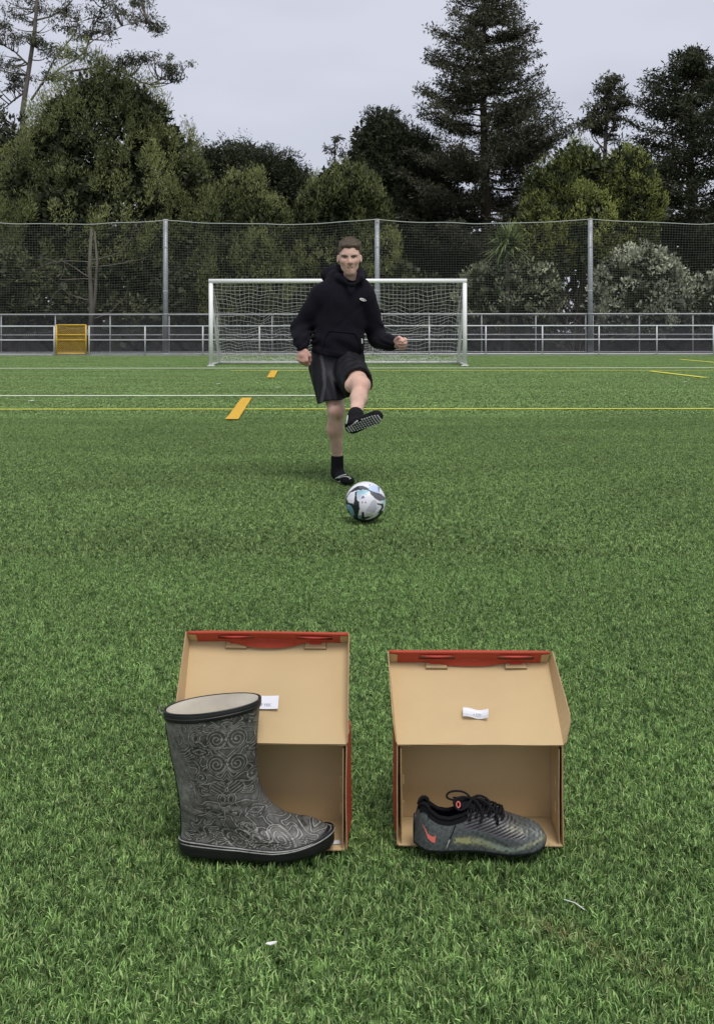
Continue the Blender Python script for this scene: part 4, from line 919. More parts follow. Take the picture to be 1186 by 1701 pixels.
    wn = smooth_noise(91, 14, 5, 30); wear = np.clip(.72 + .35 * wn(V) + (X + .01) * 5.0 - .05, 0, 1)          # print worn away towards the back
    wear = np.clip((X + .012 + .010 * wn(V)) / .055, .10, 1)
    base = np.array([.092, .089, .081]) * (1 + .16 * wn(V * 1.7))[..., None]
    base = base * (1 + .65 * (1 - wear))[..., None]
    col = base * (1 - .68 * (dark * wear))[..., None]; grain = smooth_noise(93, 14, 60, 260)(V)
    col = col * (1 - (line * wear * .85))[..., None] + np.array([.32, .315, .285]) * (line * wear * .85)[..., None]
    foot = np.clip((.095 - Z) / .03, 0, 1); col = col * (1 + .35 * foot)[..., None] * (1 + .14 * grain)[..., None]
    rr = np.array([(i * NT + j, i * NT + (j + 1) % NT, (i + 1) * NT + (j + 1) % NT, (i + 1) * NT + j) for i in range(NR - 1) for j in range(NT)])
    M['boot'] = mat('engraved_charcoal_rubber', (.05, .05, .05), .42, .4, attr='tint', noise=(45, .18), bump=(60, .15, .001))
    M['bootblack'] = mat('black_rubber', (.014, .014, .014), .38, .4, noise=(25, .3))
    M['piping'] = mat('scuffed_pale_rubber_line', (.30, .30, .28), .5, .4, noise=(60, .4)); M['liner'] = mat('cream_cotton_lining', (.72, .68, .58), .95, .05, noise=(22, .10), bump=(220, .3, .001))
    e = empty('rubber_boot', O, 'tall charcoal rubber boot engraved with swirling pattern, cream lining, standing before the left box', 'boot')
    tag(mesh('upper', vis, rr, M['boot'], e, True, col=np.clip(col.reshape(-1, 3), 0, 1)))
    def band(i0, i1, off, nm, mt, z0=None, sub=12, thick=0):
        rows = np.linspace(i0, i1, sub).astype(int); W = V[rows]; n = np.zeros_like(W); c0 = W.mean(1, keepdims=True); dd = W - c0; nn = np.stack([np.gradient(W[:, :, 1], axis=1), -np.gradient(W[:, :, 0], axis=1)], -1); nn /= np.linalg.norm(nn, axis=-1, keepdims=True) + 1e-9
        sgn = np.sign((nn * dd[:, :, :2]).sum(-1, keepdims=True)); nn = nn * np.sign(sgn.sum()); prof = np.sin(np.linspace(.0, np.pi, sub))[:, None, None] ** .35
        W = W.copy(); W[:, :, :2] += nn * (off * prof); return W
    def grid_mesh(W, nm, mt, cap=False, flip=False):
        a, b_ = W.shape[:2]; f = [(i * b_ + j, i * b_ + (j + 1) % b_, (i + 1) * b_ + (j + 1) % b_, (i + 1) * b_ + j) for i in range(a - 1) for j in range(b_)]
        if cap: f.append(tuple(range(b_))[::-1])
        return mesh(nm, W.reshape(-1, 3), f, mt, e, True)
    # sole block (below the upper) and foxing band
    r0 = V[5].copy(); sole = []
    for z_, o_ in ((-.016, -.004), (-.015, .001), (-.008, .003), (0, .003), (.006, .0032), (.010, .003), (.013, .0008)):
        W = r0.copy(); ctr = W.mean(0); nn = np.stack([np.gradient(W[:, 1]), -np.gradient(W[:, 0])], -1); nn /= np.linalg.norm(nn, axis=1, keepdims=True) + 1e-9
        if ((W[:, :2] - ctr[:2]) * nn).sum() < 0: nn = -nn
        W[:, :2] += nn * o_; u = (W[:, 0]) / .31; spring = .011 * (np.clip(u - .55, 0, 1) / .45) ** 2; wv = .0035 * np.sin(np.clip(u, 0, 1) * 6.0 + .6)
        W[:, 2] = np.maximum(.0, .016 + z_ + (spring if z_ < .004 else spring * 1.6) + (wv if z_ > 0 else wv * .4)) if z_ < .02 else W[:, 2]
        sole.append(W)
    top = band(2, 40, .0032, 'x', None)
    grid_mesh(np.array(sole), 'outsole', M['bootblack'], cap=True)
    # foxing band: rises at the toe into a bumper
    fox = []
    for k in range(9):
        kk = k / 8; row = r0.copy(); u = np.clip(row[:, 0] / .31, 0, 1); hgt = .013 + .005 * np.sin(u * 5.5 + .9) + .017 * np.clip((u - .60) / .40, 0, 1) ** 2
        # take the upper's own surface at that height
        zt = .016 + hgt * kk
        zc = V[:, :, 2]; idx = np.array([np.searchsorted(np.maximum.accumulate(zc[:124, j]), zt[j]) for j in range(NT)]).clip(0, 123)
        W = V[idx, np.arange(NT)].copy(); W[:, 2] = np.maximum(zt, W[:, 2] * 0 + zt); fox.append(W)
    fox = np.array(fox)
    for k in range(9):
        W = fox[k]; g = np.stack([np.gradient(W[:, 1]), -np.gradient(W[:, 0])], -1)
        for _ in range(6): g = (np.roll(g, 1, 0) + g + np.roll(g, -1, 0)) / 3
        g /= np.linalg.norm(g, axis=1, keepdims=True) + 1e-9
        if ((W[:, :2] - W.mean(0)[:2]) * g).sum() < 0: g = -g
        W[:, :2] += g * (.0034 if 0 < k < 8 else .0005 if k == 8 else .003)
    grid_mesh(fox, 'foxing_band', M['bootblack'])
    for nm, W, rr_ in (('upper_piping', fox[7], .0013), ('sole_piping', sole[4] * 1.0, .0014)):
        b = MB(); W = np.vstack([W[::3], W[:1]]); off = W.copy(); b.tube(off, rr_, 6, cap=False); b.build(nm, M['piping'], e, True)
    # rim band, lining, pull loop
    W = band(NR - 12, NR - 1, .0026, 'x', None, sub=14); grid_mesh(W, 'rim_band', M['bootblack'])
    b = MB(); topr = V[-1]; c0 = topr.mean(0); b.tube(np.vstack([topr[::4], topr[:1]]) * 1.0, .0021, 8, cap=False); b.build('rim_bead', M['bootblack'], e, True)
    lin = []
    for k in range(20):
        W = V[NR - 1 - int(k * 6.6)].copy(); c_ = W.mean(0); W = c_ + (W - c_) * [.955, .93, 1]; 
        if k == 0: W[:, 2] += .0012
        lin.append(W)
    lw_ = smooth_noise(33, 8, 6, 18); lin = np.array(lin); lin[1:, :, 1] += .0015 * lw_(lin[1:])
    grid_mesh(lin[::-1], 'lining', M['liner'], cap=True)
    b = MB(); bx = V[-1, 0]; kk = np.linspace(0, np.pi, 12); b.tube([(bx[0] - .004 - .006 * math.sin(a), bx[1] + .0, bx[2] + .001 + .008 * -math.cos(a)) for a in kk], .0016, 6); b.build('pull_loop', M['piping'], e, True)
    b = MB(); b.tube([V[i, 0] + [-.001, 0, 0] for i in range(36, NR - 10, 12)], .0018, 6); b.build('back_seam', M['bootblack'], e, True)
    return e
rubber_boot()

# ------------------------------------------------------------------ football boot (cleat)
def cleat():
    O = np.array([fx(686, 2.085), 2.088, .012]); Ln = .272
    NU, NT = 230, 74
    u = np.linspace(0, 1, NU)
    hw_ = np.interp(u, [0, .03, .08, .2, .35, .5, .65, .78, .88, .95, .985, 1], [.002, .017, .027, .0325, .031, .034, .041, .0445, .042, .033, .018, .001])
    zb = np.interp(u, [0, .1, .3, .45, .7, .9, 1], [.012, .004, .006, .007, .002, .006, .016])
    rim = np.interp(u, [0, .035, .07, .11, .18, .26, .34, .42, .5], [.072, .100, .103, .090, .075, .071, .078, .088, .094])
    top = np.interp(u, [0, .34, .42, .50, .58, .68, .78, .88, .95, 1], [.08, .084, .092, .094, .087, .074, .062, .052, .043, .022])
    o = np.clip(1 - (u - .36) / .14, 0, 1); o = o * o * (3 - 2 * o); zt = o * rim + (1 - o) * top
    for _ in range(8):
        for a in (hw_, zb, zt): a[1:-1] = (a[:-2] + 2 * a[1:-1] + a[2:]) / 4
    cy = -.004 * np.sin(u * 3.0) + .004 * u                   # plan curve
    t = np.linspace(0, 1, NT)
    def side(s_, inset=0., t0=0.):
        T = t[None]; y = hw_[:, None] * ((1 - o)[:, None] * np.cos(np.pi / 2 * T) ** .72 + o[:, None] * (1 - .42 * T ** 1.8) ) * (1 + .06 * np.sin(np.pi * T * .6)) - inset
        z = zb[:, None] + (zt - zb)[:, None] * ((1 - o)[:, None] * np.sin(np.pi / 2 * T) ** .92 + o[:, None] * T)
        x = u[:, None] * Ln + o[:, None] * (.004 * T * (u[:, None] < .1)) - .004 * (1 - T) * np.exp(-(u[:, None] / .06) ** 2) * 0
        return np.stack([x * np.ones_like(T), cy[:, None] + s_ * np.maximum(y, 0), z], -1)
    A = side(-1); B = side(1)
    heel = MB()
    V = np.concatenate([A, B[:, ::-1]], 1); n2 = V.shape[1]
    openr = u < .42
    f = []
    for i in range(NU - 1):
        for j in range(n2 - 1):
            if j == NT - 1 and o[i] > .0: continue
            f.append((i * n2 + j, (i + 1) * n2 + j, (i + 1) * n2 + j + 1, i * n2 + j + 1))
    f.append(tuple(i * n2 for i in range(NU)) + tuple(i * n2 + n2 - 1 for i in range(NU - 1, -1, -1)))
    X, Y, Z = V[..., 0], V[..., 1], V[..., 2]; U = X / Ln; hfrac = (Z - zb[:, None]) / (zt - zb)[:, None]
    n1 = smooth_noise(101, 14, 12, 60); n3 = smooth_noise(102, 16, 90, 300)
    col = np.array([.068, .076, .076]) * (1 + .12 * n1(V) + .16 * n3(V))[..., None]
    # diagonal grip ridges over the instep/forefoot
    reg = np.clip((U - .36) / .05, 0, 1) * np.clip((.93 - U - .15 * hfrac) / .04, 0, 1) * np.clip((hfrac - (.46 + .9 * np.abs(U - .60) ** 1.5)) / .06, 0, 1)
    reg2 = reg * (np.abs(Y) > .001)
    k = np.cos((-X * .50 + (Z) * 1.25) * 2 * np.pi / .0078); ln_ = np.clip((k - .1) / .35, 0, 1) * reg2
    col = col * (1 - reg2[..., None] * .0) ; col = np.where(reg2[..., None] > .3, np.array([.085, .08, .088]) * (1 + .1 * n3(V))[..., None], col)
    col = col * (1 - ln_[..., None]) + np.array([.010, .010, .012]) * ln_[..., None]
    # iridescent metallic streak low on the side, cracked
    yl = .34 - .16 * np.clip((U - .30) / .35, 0, 1) + .52 * np.clip((U - .70) / .28, 0, 1) ** 1.5
    st = np.exp(-((hfrac - yl) / .075) ** 2) * np.clip((U - .28) / .03, 0, 1) * np.clip((1.0 - U) / .05, 0, 1); st = np.clip(st * (1.0 + .3 * n1(V * 1.5) + .35 * n3(V)), 0, .85)
    hue = (.6 + .4 * np.sin(U * 9 + hfrac * 3 + 4))[..., None]; gold = np.array([.34, .33, .15]) * hue + np.array([.20, .27, .26]) * (1 - hue)
    col = col * (1 - st[..., None]) + gold * st[..., None]
    st2 = np.clip(np.exp(-((hfrac - .82) / .1) ** 2) * np.clip((U - .66) / .06, 0, 1) * (.4 + .25 * n1(V * 2) + .3 * n3(V)), 0, .6)[..., None]; col = col * (1 - st2) + np.array([.30, .30, .18]) * st2
    toe = np.clip((U - .80) / .12, 0, 1)[..., None]; col = col * (1 - toe * .35) + np.array([.17, .185, .185]) * toe * .35 * (1 + .4 * n3(V))[..., None]
    e = empty('football_boot', O, 'worn dark grey football boot with black laces and coral tick in the right box', 'football boot'); e.scale = (1, 1, .93)
    M['cleat'] = mat('worn_grey_synthetic', (.06, .06, .06), .34, .5, attr='tint', noise=(70, .15), bump=(130, .25, .0012)); M['cleatblack'] = mat('black_knit', (.010, .010, .011), .9, .1, bump=(300, .4, .001))
    M['lace'] = mat('black_lace', (.011, .011, .012), .85, .15, bump=(500, .3, .001)); M['soleplate'] = mat('black_sole_plate', (.012, .013, .016), .4, .4); M['coral'] = mat('coral_print', (.70, .16, .13), .5, .3)
    # tiny ridge relief
    N_ = np.sign(Y)[..., None] * np.array([0, 1, 0]) + np.array([0, 0, .6]); V = V + N_ * (-.0009 * ln_)[..., None]
    mesh('upper', V.reshape(-1, 3), f, M['cleat'], e, True, col=np.clip(col.reshape(-1, 3), 0, 1))
    # lining sock (inside), slightly inset and closed low down
    keep = u < .56; Ai, Bi = side(-1, .0028)[keep], side(1, .0028)[keep]; Ai[:, -1, 2] += .0005; W = np.concatenate([Ai[:, ::-1], Bi], 1); W[..., 2] = np.maximum(W[..., 2], .018); a, b_ = W.shape[:2]
    mesh('lining', W.reshape(-1, 3), [(i * b_ + j, i * b_ + j + 1, (i + 1) * b_ + j + 1, (i + 1) * b_ + j) for i in range(a - 1) for j in range(b_ - 1)], M['cleatblack'], e, True)
    # padded collar
    for s_, E in ((-1, A), (1, B)):
        b = MB(); m = (u > .02) & (u < .44); pts = E[m][::4, -1] + [0, 0, -.001]; b.tube(pts, np.interp(np.linspace(0, 1, len(pts)), [0, .15, .8, 1], [.0030, .0048, .0048, .003]), 8); b.build('collar', M['cleatblack'], e, True)
    # knitted band below the collar
    for s_, E in ((-1, A),):
        m = (u > .03) & (u < .40); W = E[m][:, int(NT * .80):].copy(); W[..., 1] += s_ * .0012; a, b_ = W.shape[:2]
        mesh('collar_band', W.reshape(-1, 3), [(i * b_ + j, i * b_ + j + 1, (i + 1) * b_ + j + 1, (i + 1) * b_ + j) for i in range(a - 1) for j in range(b_ - 1)], M['cleatblack'], e, True)
    # tongue
    Vt = []; tu = np.linspace(.30, .66, 26)
    for i, q in enumerate(tu):
        z = np.interp(q, [.30, .36, .42, .50, .66], [.1065, .106, .104, .099, .079]); w_ = np.interp(q, [.30, .4, .6, .66], [.021, .022, .016, .010]); c_ = np.interp(q, u, cy)
        for a in np.linspace(-1.2, 1.2, 13): Vt.append((q * Ln, c_ + w_ * math.sin(a), z - .016 * (1 - math.cos(a))))
    mesh('tongue', Vt, [(i * 13 + j, i * 13 + j + 1, (i + 1) * 13 + j + 1, (i + 1) * 13 + j) for i in range(25) for j in range(12)], M['cleatblack'], e, True)
    # laces: crossed rows, bow loops and loose ends
    def L3(q, y, dz=0.): 
        z = np.interp(q, u, zt); c_ = np.interp(q, u, cy); h = np.interp(q, u, hw_); zz = z - (abs(y) / max(h, .01)) ** 2 * .018
        return np.array([q * Ln, c_ + y, zz + .006 + dz])
    def curve(pts, r, nm, n=30):
        pts = np.array(pts, float)
        for _ in range(3):
            new = [pts[0]]
            for i in range(len(pts) - 1): new += [pts[i] * .75 + pts[i + 1] * .25, pts[i] * .25 + pts[i + 1] * .75]
            pts = np.array(new + [pts[-1]])
        b = MB(); b.tube(pts, r, 7); return b.build(nm, M['lace'], e, True)
    qs = np.linspace(.42, .66, 6)
    for i, q in enumerate(qs):
        wd = np.interp(q, [.42, .66], [.024, .020])
        curve([L3(q - .01, -wd - .004, -.008), L3(q, -wd, 0), L3(q + .01, -wd * .3, .0045), L3(q - .012, wd * .4, .004), L3(q - .03, wd, 0)], .0026, 'lace')
        curve([L3(q - .01, wd + .003, -.006), L3(q, wd, .0), L3(q + .008, wd * .2, .006), L3(q - .012, -wd * .5, .0055), L3(q - .028, -wd, 0)], .0026, 'lace')
        b = MB(); p_ = L3(q - .01, -wd - .003, -.008); b.tube([p_ + [0, .002, .001], p_ + [0, -.0012, -.001]], .0034, 10); b.build('eyelet', M['soleplate'], e, True)
    k0 = L3(.43, -.004, .012)
    curve([k0, k0 + [-.020, -.012, .010], k0 + [-.040, -.018, .004], k0 + [-.030, -.020, -.018], k0 + [-.012, -.020, -.012], k0 + [.0, -.006, .0]], .0026, 'lace_bow')
    curve([k0, k0 + [-.014, .004, .014], k0 + [-.044, .006, .013], k0 + [-.052, .004, -.001], k0 + [-.03, .0, -.006], k0], .0022, 'lace_bow')
    curve([k0, k0 + [.020, -.014, .006], k0 + [.045, -.026, -.012], k0 + [.052, -.028, -.040], k0 + [.048, -.024, -.046]], .0026, 'lace_end')
    curve([k0, k0 + [.018, -.004, .010], k0 + [.038, -.016, .002], k0 + [.030, -.030, -.020], k0 + [.018, -.022, -.018], k0 + [.004, -.006, .0]], .0026, 'lace_bow')
    curve([k0, k0 + [.012, -.016, .0], k0 + [.022, -.030, -.022], k0 + [.014, -.033, -.036]], .0026, 'lace_end')
    # thin loose string hanging down the near side, pale end
    s0 = np.array([.31 * Ln, -.036, .072]); curve([s0, s0 + [-.006, -.003, -.018], s0 + [-.014, -.004, -.036]], .0011, 'loose_thread')
    b = MB(); b.tube([s0 + [-.014, -.004, -.036], s0 + [-.019, -.005, -.050], s0 + [-.022, -.005, -.057]], .0012, 6); b.build('thread_end', M['piping'], e, True)
    # coral ring on the tongue top
    b = MB(); c0 = np.array([.328 * Ln, cy[70] - .018, .102]); kk = np.linspace(0, 2 * np.pi, 17); b.tube([c0 + [.0036 * math.cos(a), -.002 + .002 * math.sin(a), .0056 * math.sin(a)] for a in kk], .0015, 6, cap=False); b.build('pull_tab_ring', M['coral'], e, True)
    # tick mark on the heel quarter, laid on the near side surface
    def S_(ux, h, off=.0008):
        i = np.clip(np.searchsorted(u, ux), 0, NU - 1); return np.array([np.interp(h, (A[i, :, 2] - zb[i]) / (zt[i] - zb[i]), A[i, :, c]) for c in range(3)]) + [0, -off, 0]
    tick_c = [(.052, .56), (.075, .45), (.100, .37), (.128, .33), (.150, .345)]; tick_w = [.004, .030, .055, .075, .085]
    V_, F_ = [], []
    for (a, h), w_ in zip(tick_c, tick_w): V_ += [S_(a, h + w_), S_(a, h - w_), S_(a, h + w_, -.001), S_(a, h - w_, -.001)]
    V_.append(S_(.158, .50)); 
    for i in range(4): k_i = 4 * i; F_ += [(k_i, k_i + 1, k_i + 5, k_i + 4)]
    F_.append((16, 17, 20)); mesh('tick_mark', np.array(V_), F_, M['coral'], e)
    # sole plate and studs
    Wp = []
    for dz, ins in ((.004, -.0012), (.001, -.0015), (-.002, .001), (-.003, .006)):
        yy = np.maximum(hw_ - ins, .0005); Wp.append(np.concatenate([np.stack([u * Ln, cy - yy, zb + dz], 1), np.stack([u * Ln, cy + yy, zb + dz], 1)[::-1]]))
    Wp = np.array(Wp); a, b_ = Wp.shape[:2]; f = [(i * b_ + j, i * b_ + (j + 1) % b_, (i + 1) * b_ + (j + 1) % b_, (i + 1) * b_ + j) for i in range(a - 1) for j in range(b_)] + [tuple((a - 1) * b_ + j for j in range(b_))]
    mesh('sole_plate', Wp.reshape(-1, 3), f, M['soleplate'], e, True)
    for q, y in ((.10, -.018), (.10, .018), (.22, -.02), (.22, .02), (.58, -.028), (.58, .026), (.70, -.032), (.70, .03), (.82, -.028), (.82, .026), (.90, -.012), (.90, .012)):
        z_ = np.interp(q, u, zb); b = MB(); b.tube([(q * Ln, y, z_ - .001), (q * Ln, y, -.008)], [.006, .004], 8); b.build('stud', M['soleplate'], e, True)
    b = MB(); b.tube([(.0035 + .0 * k, 0, z) for k, z in enumerate((.008, .03, .05, .072))], [.004, .0045, .0045, .003], 8); b.build('heel_counter', M['soleplate'], e, True)
    return e
cleat()

# ------------------------------------------------------------------ ball
def ball():
    C0 = P(607, 833, 5.67); R = .1115; C0[2] = R - .004
    import bmesh
    bm = bmesh.new(); bmesh.ops.create_icosphere(bm, subdivisions=6, radius=1.0)
    n = np.array([v.co[:] for v in bm.verts]); me = bpy.data.meshes.new('ball')
    # picture-plane coordinates of the printed design, in units of the radius (x right, y up); the back repeats it mirrored
    view = nrm(np.array([0, 0, H]) - C0); right = nrm(np.cross([0, 0, 1], view)) * 1; up = np.cross(view, right); 
    x = n @ right; y = n @ up; zf = n @ view
    if right[0] < 0: x = -x
    bk = zf < 0; X = np.where(bk, -x * (1.2), x); Y = np.where(bk, -y, y)
    px = 565 + X * 395; py = 628 - Y * 395
    def poly(pts):
        pts = np.array(pts, float); ins = np.zeros(len(px), bool); j = len(pts) - 1
        for i in range(len(pts)):
            c = ((pts[i, 1] > py) != (pts[j, 1] > py)) & (px < (pts[j, 0] - pts[i, 0]) * (py - pts[i, 1]) / (pts[j, 1] - pts[i, 1] + 1e-9) + pts[i, 0]); ins ^= c; j = i
        return ins
    col = np.tile(np.array([.78, .78, .82]), (len(n), 1)); ink = np.array([.018, .020, .024]); sky = np.array([.22, .45, .55]); dgrey = np.array([.10, .105, .12])
    def setc(m, c): col[m] = c
    g = np.clip((py - 400) / 220, 0, 1)[:, None]
    m = poly([(395, 410), (600, 395), (640, 420), (600, 500), (500, 480), (440, 620), (395, 560), (380, 480)]); col[m] = (sky * (1 - g) + np.array([.74, .78, .82]) * g)[m]
    setc(poly([(600, 380), (700, 300), (790, 330), (830, 420), (790, 470), (700, 440)]), np.array([.50, .60, .80]))
    setc(poly([(160, 690), (280, 690), (340, 780), (350, 900), (320, 960), (250, 900), (200, 780)]), sky * .8)
    setc(poly([(870, 600), (960, 590), (950, 700), (900, 690), (860, 640)]), np.array([.55, .76, .74]))
    setc(poly([(400, 900), (480, 880), (500, 1000), (420, 1010)]), np.array([.20, .32, .38]))
    setc(poly([(700, 590), (770, 600), (780, 760), (740, 850), (560, 800), (640, 700)]), np.array([.52, .52, .58]))
    setc(poly([(570, 830), (740, 860), (700, 910), (560, 930)]), np.array([.62, .64, .50]))
    # dark bands
    setc(poly([(170, 560), (250, 440), (330, 370), (420, 320), (520, 320), (620, 370), (640, 420), (560, 395), (430, 400), (330, 430), (270, 450), (190, 560), (230, 640), (330, 670), (350, 580), (360, 440), (400, 420), (390, 500), (400, 570), (440, 650), (450, 760), (420, 880), (410, 990), (340, 960), (345, 860), (320, 760), (270, 690), (160, 680)]), ink)
    setc(poly([(640, 400), (740, 440), (860, 470), (960, 560), (940, 600), (830, 610), (740, 560), (660, 480)]), dgrey)
    setc(poly([(430, 325), (520, 325), (600, 370), (560, 385), (440, 375)]), dgrey)
    setc(poly([(200, 760), (240, 790), (290, 900), (270, 930), (225, 850)]), ink)
    setc(poly([(490, 830), (530, 810), (545, 920), (690, 900), (640, 935), (560, 965), (480, 960)]), ink)
    setc(poly([(780, 650), (910, 670), (915, 730), (860, 820), (780, 860), (860, 760), (880, 700), (790, 680)]), ink)
    setc((((px - 560) / 400) ** 2 + ((py - 610) / 400) ** 2 > .80) & (py > 800) & (px > 330), ink)  # dark lower rim: printed ink plus the underside's shade, both painted in
    setc(poly([(600, 275), (640, 300), (680, 280), (650, 330)]), np.array([.35, .38, .50])); setc(poly([(800, 330), (850, 350), (830, 450), (810, 440)]), np.array([.2, .25, .35]))
    for cx_, cy_, r_ in ((515, 540, 28), (500, 640, 16), (565, 640, 16), (490, 560, 12)): setc((px - cx_) ** 2 + (py - cy_) ** 2 < r_ ** 2, np.array([.22, .18, .32]))
    # seams as shallow grooves between differently printed panels
    cc = col.copy(); disp = np.zeros(len(n))
    for (a, b_) in [((170, 560), (640, 400)), ((640, 400), (960, 580)), ((400, 420), (440, 650)), ((440, 650), (410, 990)), ((560, 960), (950, 640))]:
        a, b_ = np.array(a, float), np.array(b_, float); ab = b_ - a; q = np.stack([px, py], 1) - a; t = np.clip(q @ ab / (ab @ ab), 0, 1); d = np.linalg.norm(q - t[:, None] * ab, axis=1); disp -= .012 * np.exp(-(d / 9) ** 2)
    for v, k in zip(bm.verts, disp): v.co *= R * (1 + k)
    bm.to_mesh(me); bm.free(); me.polygons.foreach_set('use_smooth', np.ones(len(me.polygons), bool))
    a = me.color_attributes.new('tint', 'FLOAT_COLOR', 'POINT'); c = np.ones((len(n), 4), np.float32); c[:, :3] = col; a.data.foreach_set('color', c.ravel())
    o = link('football', me, None, [mat('printed_ball_skin', (.7, .7, .7), .32, .5, attr='tint', bump=(400, .1, .0005))]); o.location = tuple(C0)
    tag(o, 'white football with black and sky blue swoosh pattern lying in front of the man', 'football')
ball()

# blades standing up against the boots and box edges
def tufts():
    out = []
    for k, (x0, x1, y0, y1) in enumerate([(-.37, -.13, 2.012, 2.030), (-.13, -.06, 2.03, 2.07), (-.055, -.018, 2.075, 2.092), (.082, .115, 2.080, 2.102), (.115, .40, 2.012, 2.038), (.385, .43, 2.080, 2.102)]):
        v, f, c = blade_patch(.5, 6000, .0017, .0030, .016, .028, .021, 50 + k, .95, .35); B_ = v.reshape(-1, 10, 3); C_ = c.reshape(-1, 10, 3); b0 = B_[:, 0, :2]
        cx, cy = (x0 + x1) / 2, (y0 + y1) / 2; m = (abs(b0[:, 0]) < (x1 - x0) / 2) & (abs(b0[:, 1]) < (y1 - y0) / 2); B_ = B_[m] + [cx, cy, -.010]; C_ = C_[m]
        q = np.array([[2 * i, 2 * i + 1, 2 * i + 3, 2 * i + 2] for i in range(4)]); out.append((B_.reshape(-1, 3), (np.arange(len(B_))[:, None, None] * 10 + q[None]).reshape(-1, 4), C_.reshape(-1, 3)))
    v, f, c = merge(out); tag(mesh('turf_tufts', v, f, M['blade'], col=c), 'turf blades standing against the boots and box edges', 'turf', kind='stuff')
tufts()

# ------------------------------------------------------------------ the man
def man():
    s = 7.12 / F
    def W(px, py, d=7.12): return P(px, py, d)
    base = np.array([W(566, 800)[0], 7.12, 0.])
    e = empty('person', base, 'man in black hoodie and shorts on one leg, kicking foot raised towards the ball', 'person')
    # ---- skin: one continuous body
    S = SDF((-.50, 6.15, -.03), (.42, 7.45, 1.74), .0056)
    hc = W(580.5, 420); k = .014
    S.ell((hc[0], 7.140, 1.600), (.0745, .093, .092), k)                     # skull
    S.ell((hc[0] + .001, 7.105, 1.557), (.064, .072, .070), .025)              # face
    S.ell((hc[0] + .004, 7.085, 1.487), (.038, .056, .048), .025)             # jaw
    S.ell((hc[0] + .001, 7.084, 1.515), (.050, .053, .045), .02)              # muzzle
    S.ell((W(583, 455)[0], 7.062, 1.458), (.024, .026, .021), .015)           # chin
    S.ell((hc[0], 7.062, 1.580), (.056, .022, .012), .010)                    # brow ridge
    nx = W(581.5, 0)[0]
    S.cap((nx, 7.052, 1.572), (nx + .002, 7.022, 1.523), .009, .0145, .008)   # nose
    for q in (-1, 1):
        S.ell((nx + .001 + q * .013, 7.034, 1.520), (.009, .011, .008), .006)
        S.ell((hc[0] + q * .038, 7.062, 1.532), (.021, .024, .020), .02)     # cheek
        S.cap((hc[0] + q * .047, 7.105, 1.545), (hc[0] + q * .035 + .002, 7.088, 1.492), .020, .018, .02); S.cap((hc[0] + q * .035 + .002, 7.088, 1.492), (hc[0] + q * .012 + .004, 7.062, 1.452), .018, .014, .02)   # jaw line
        S.ell((hc[0] + q * .030, 7.028, 1.556), (.019, .017, .013), .006, sub=True)   # eye socket
        S.ell((hc[0] + q * .079, 7.130, 1.553), (.010, .019, .030), .006)     # ear
        S.ell((hc[0] + q * .083, 7.116, 1.556), (.005, .009, .018), .004, sub=True)
    mz = 1.4815; S.cap((nx - .023, 7.045, mz + .006), (nx + .024, 7.046, mz + .008), .008, .008, .005); S.cap((nx - .020, 7.046, mz - .006), (nx + .021, 7.047, mz - .005), .0085, .0085, .005)
    S.cap((nx - .024, 7.034, mz - .001), (nx + .026, 7.036, mz + .002), .004, .004, .003, sub=True)
    nb = W(583, 476); S.cap((nb[0], 7.17, 1.36), (hc[0] + .003, 7.145, 1.50), .050, .044, .012)   # neck
    # torso, arms, legs (mostly under the clothes)
    S.cap(W(568, 500, 7.17), W(562, 585, 7.17), .135, .125, .03, sy=.72)
    S.cap(W(538, 490, 7.17), W(605, 492, 7.17), .062, .062, .03); S.cap(W(548, 602, 7.16), W(575, 602, 7.15), .10, .10, .03, sy=.9)
    Lsh, Lel, Lwr = W(531, 492, 7.17), W(500, 547, 7.22), W(501, 576, 7.06)
    Rsh, Rel, Rwr = W(609, 494, 7.17), W(627, 562, 7.24), W(655, 571, 7.00)
    for a, b_, c_ in ((Lsh, Lel, Lwr), (Rsh, Rel, Rwr)): S.cap(a, b_, .050, .040, .02); S.cap(b_, c_, .040, .026, .015)
    Hs, Ks, Cs, As = W(545, 608, 7.17), W(558.5, 682, 7.03), W(556, 712, 7.09), W(560, 756, 7.17)
    S.cap(Hs, Ks, .088, .056, .03); S.cap(Ks, Cs, .053, .054, .03); S.cap(Cs, As, .052, .035, .03); S.ell(Ks + [.002, -.020, .004], (.044, .040, .050), .02)
    Hk, Kk = W(577, 606, 7.12), W(599, 640, 6.76); Ak = W(590, 692, 6.47)
    Ck = Kk * .62 + Ak * .38 + [0, .03, -.012]
    S.cap(Hk, Kk, .090, .062, .03); S.cap(W(585, 640, 6.80), Kk, .052, .050, .02); S.cap(Kk, Ck, .053, .053, .03); S.cap(Ck, Ak, .051, .036, .03); S.ell(Kk + [.010, -.016, .008], (.048, .044, .048), .02)
    # feet inside the socks
    hs, ts = np.array([W(560, 0, 7.2)[0], 7.20, .045]), np.array([W(577, 0, 7.0)[0], 7.00, .028])
    S.cap(As, hs, .034, .036, .02); S.cap(hs, ts, .034, .026, .02)
    f_ = nrm([.75, -.52, .34]); sole_n = nrm(np.array([-.40, -.74, -.52])); sole_n = nrm(sole_n - f_ * (sole_n @ f_)); across = np.cross(sole_n, f_)
    heel = W(585, 708, 6.42) ; toe = heel + f_ * .205
    S.cap(Ak, heel - sole_n * .012, .032, .022, .02); S.cap(heel - sole_n * .012, toe - sole_n * .01, .024, .018, .02)
    # ---- hands
    fing = []
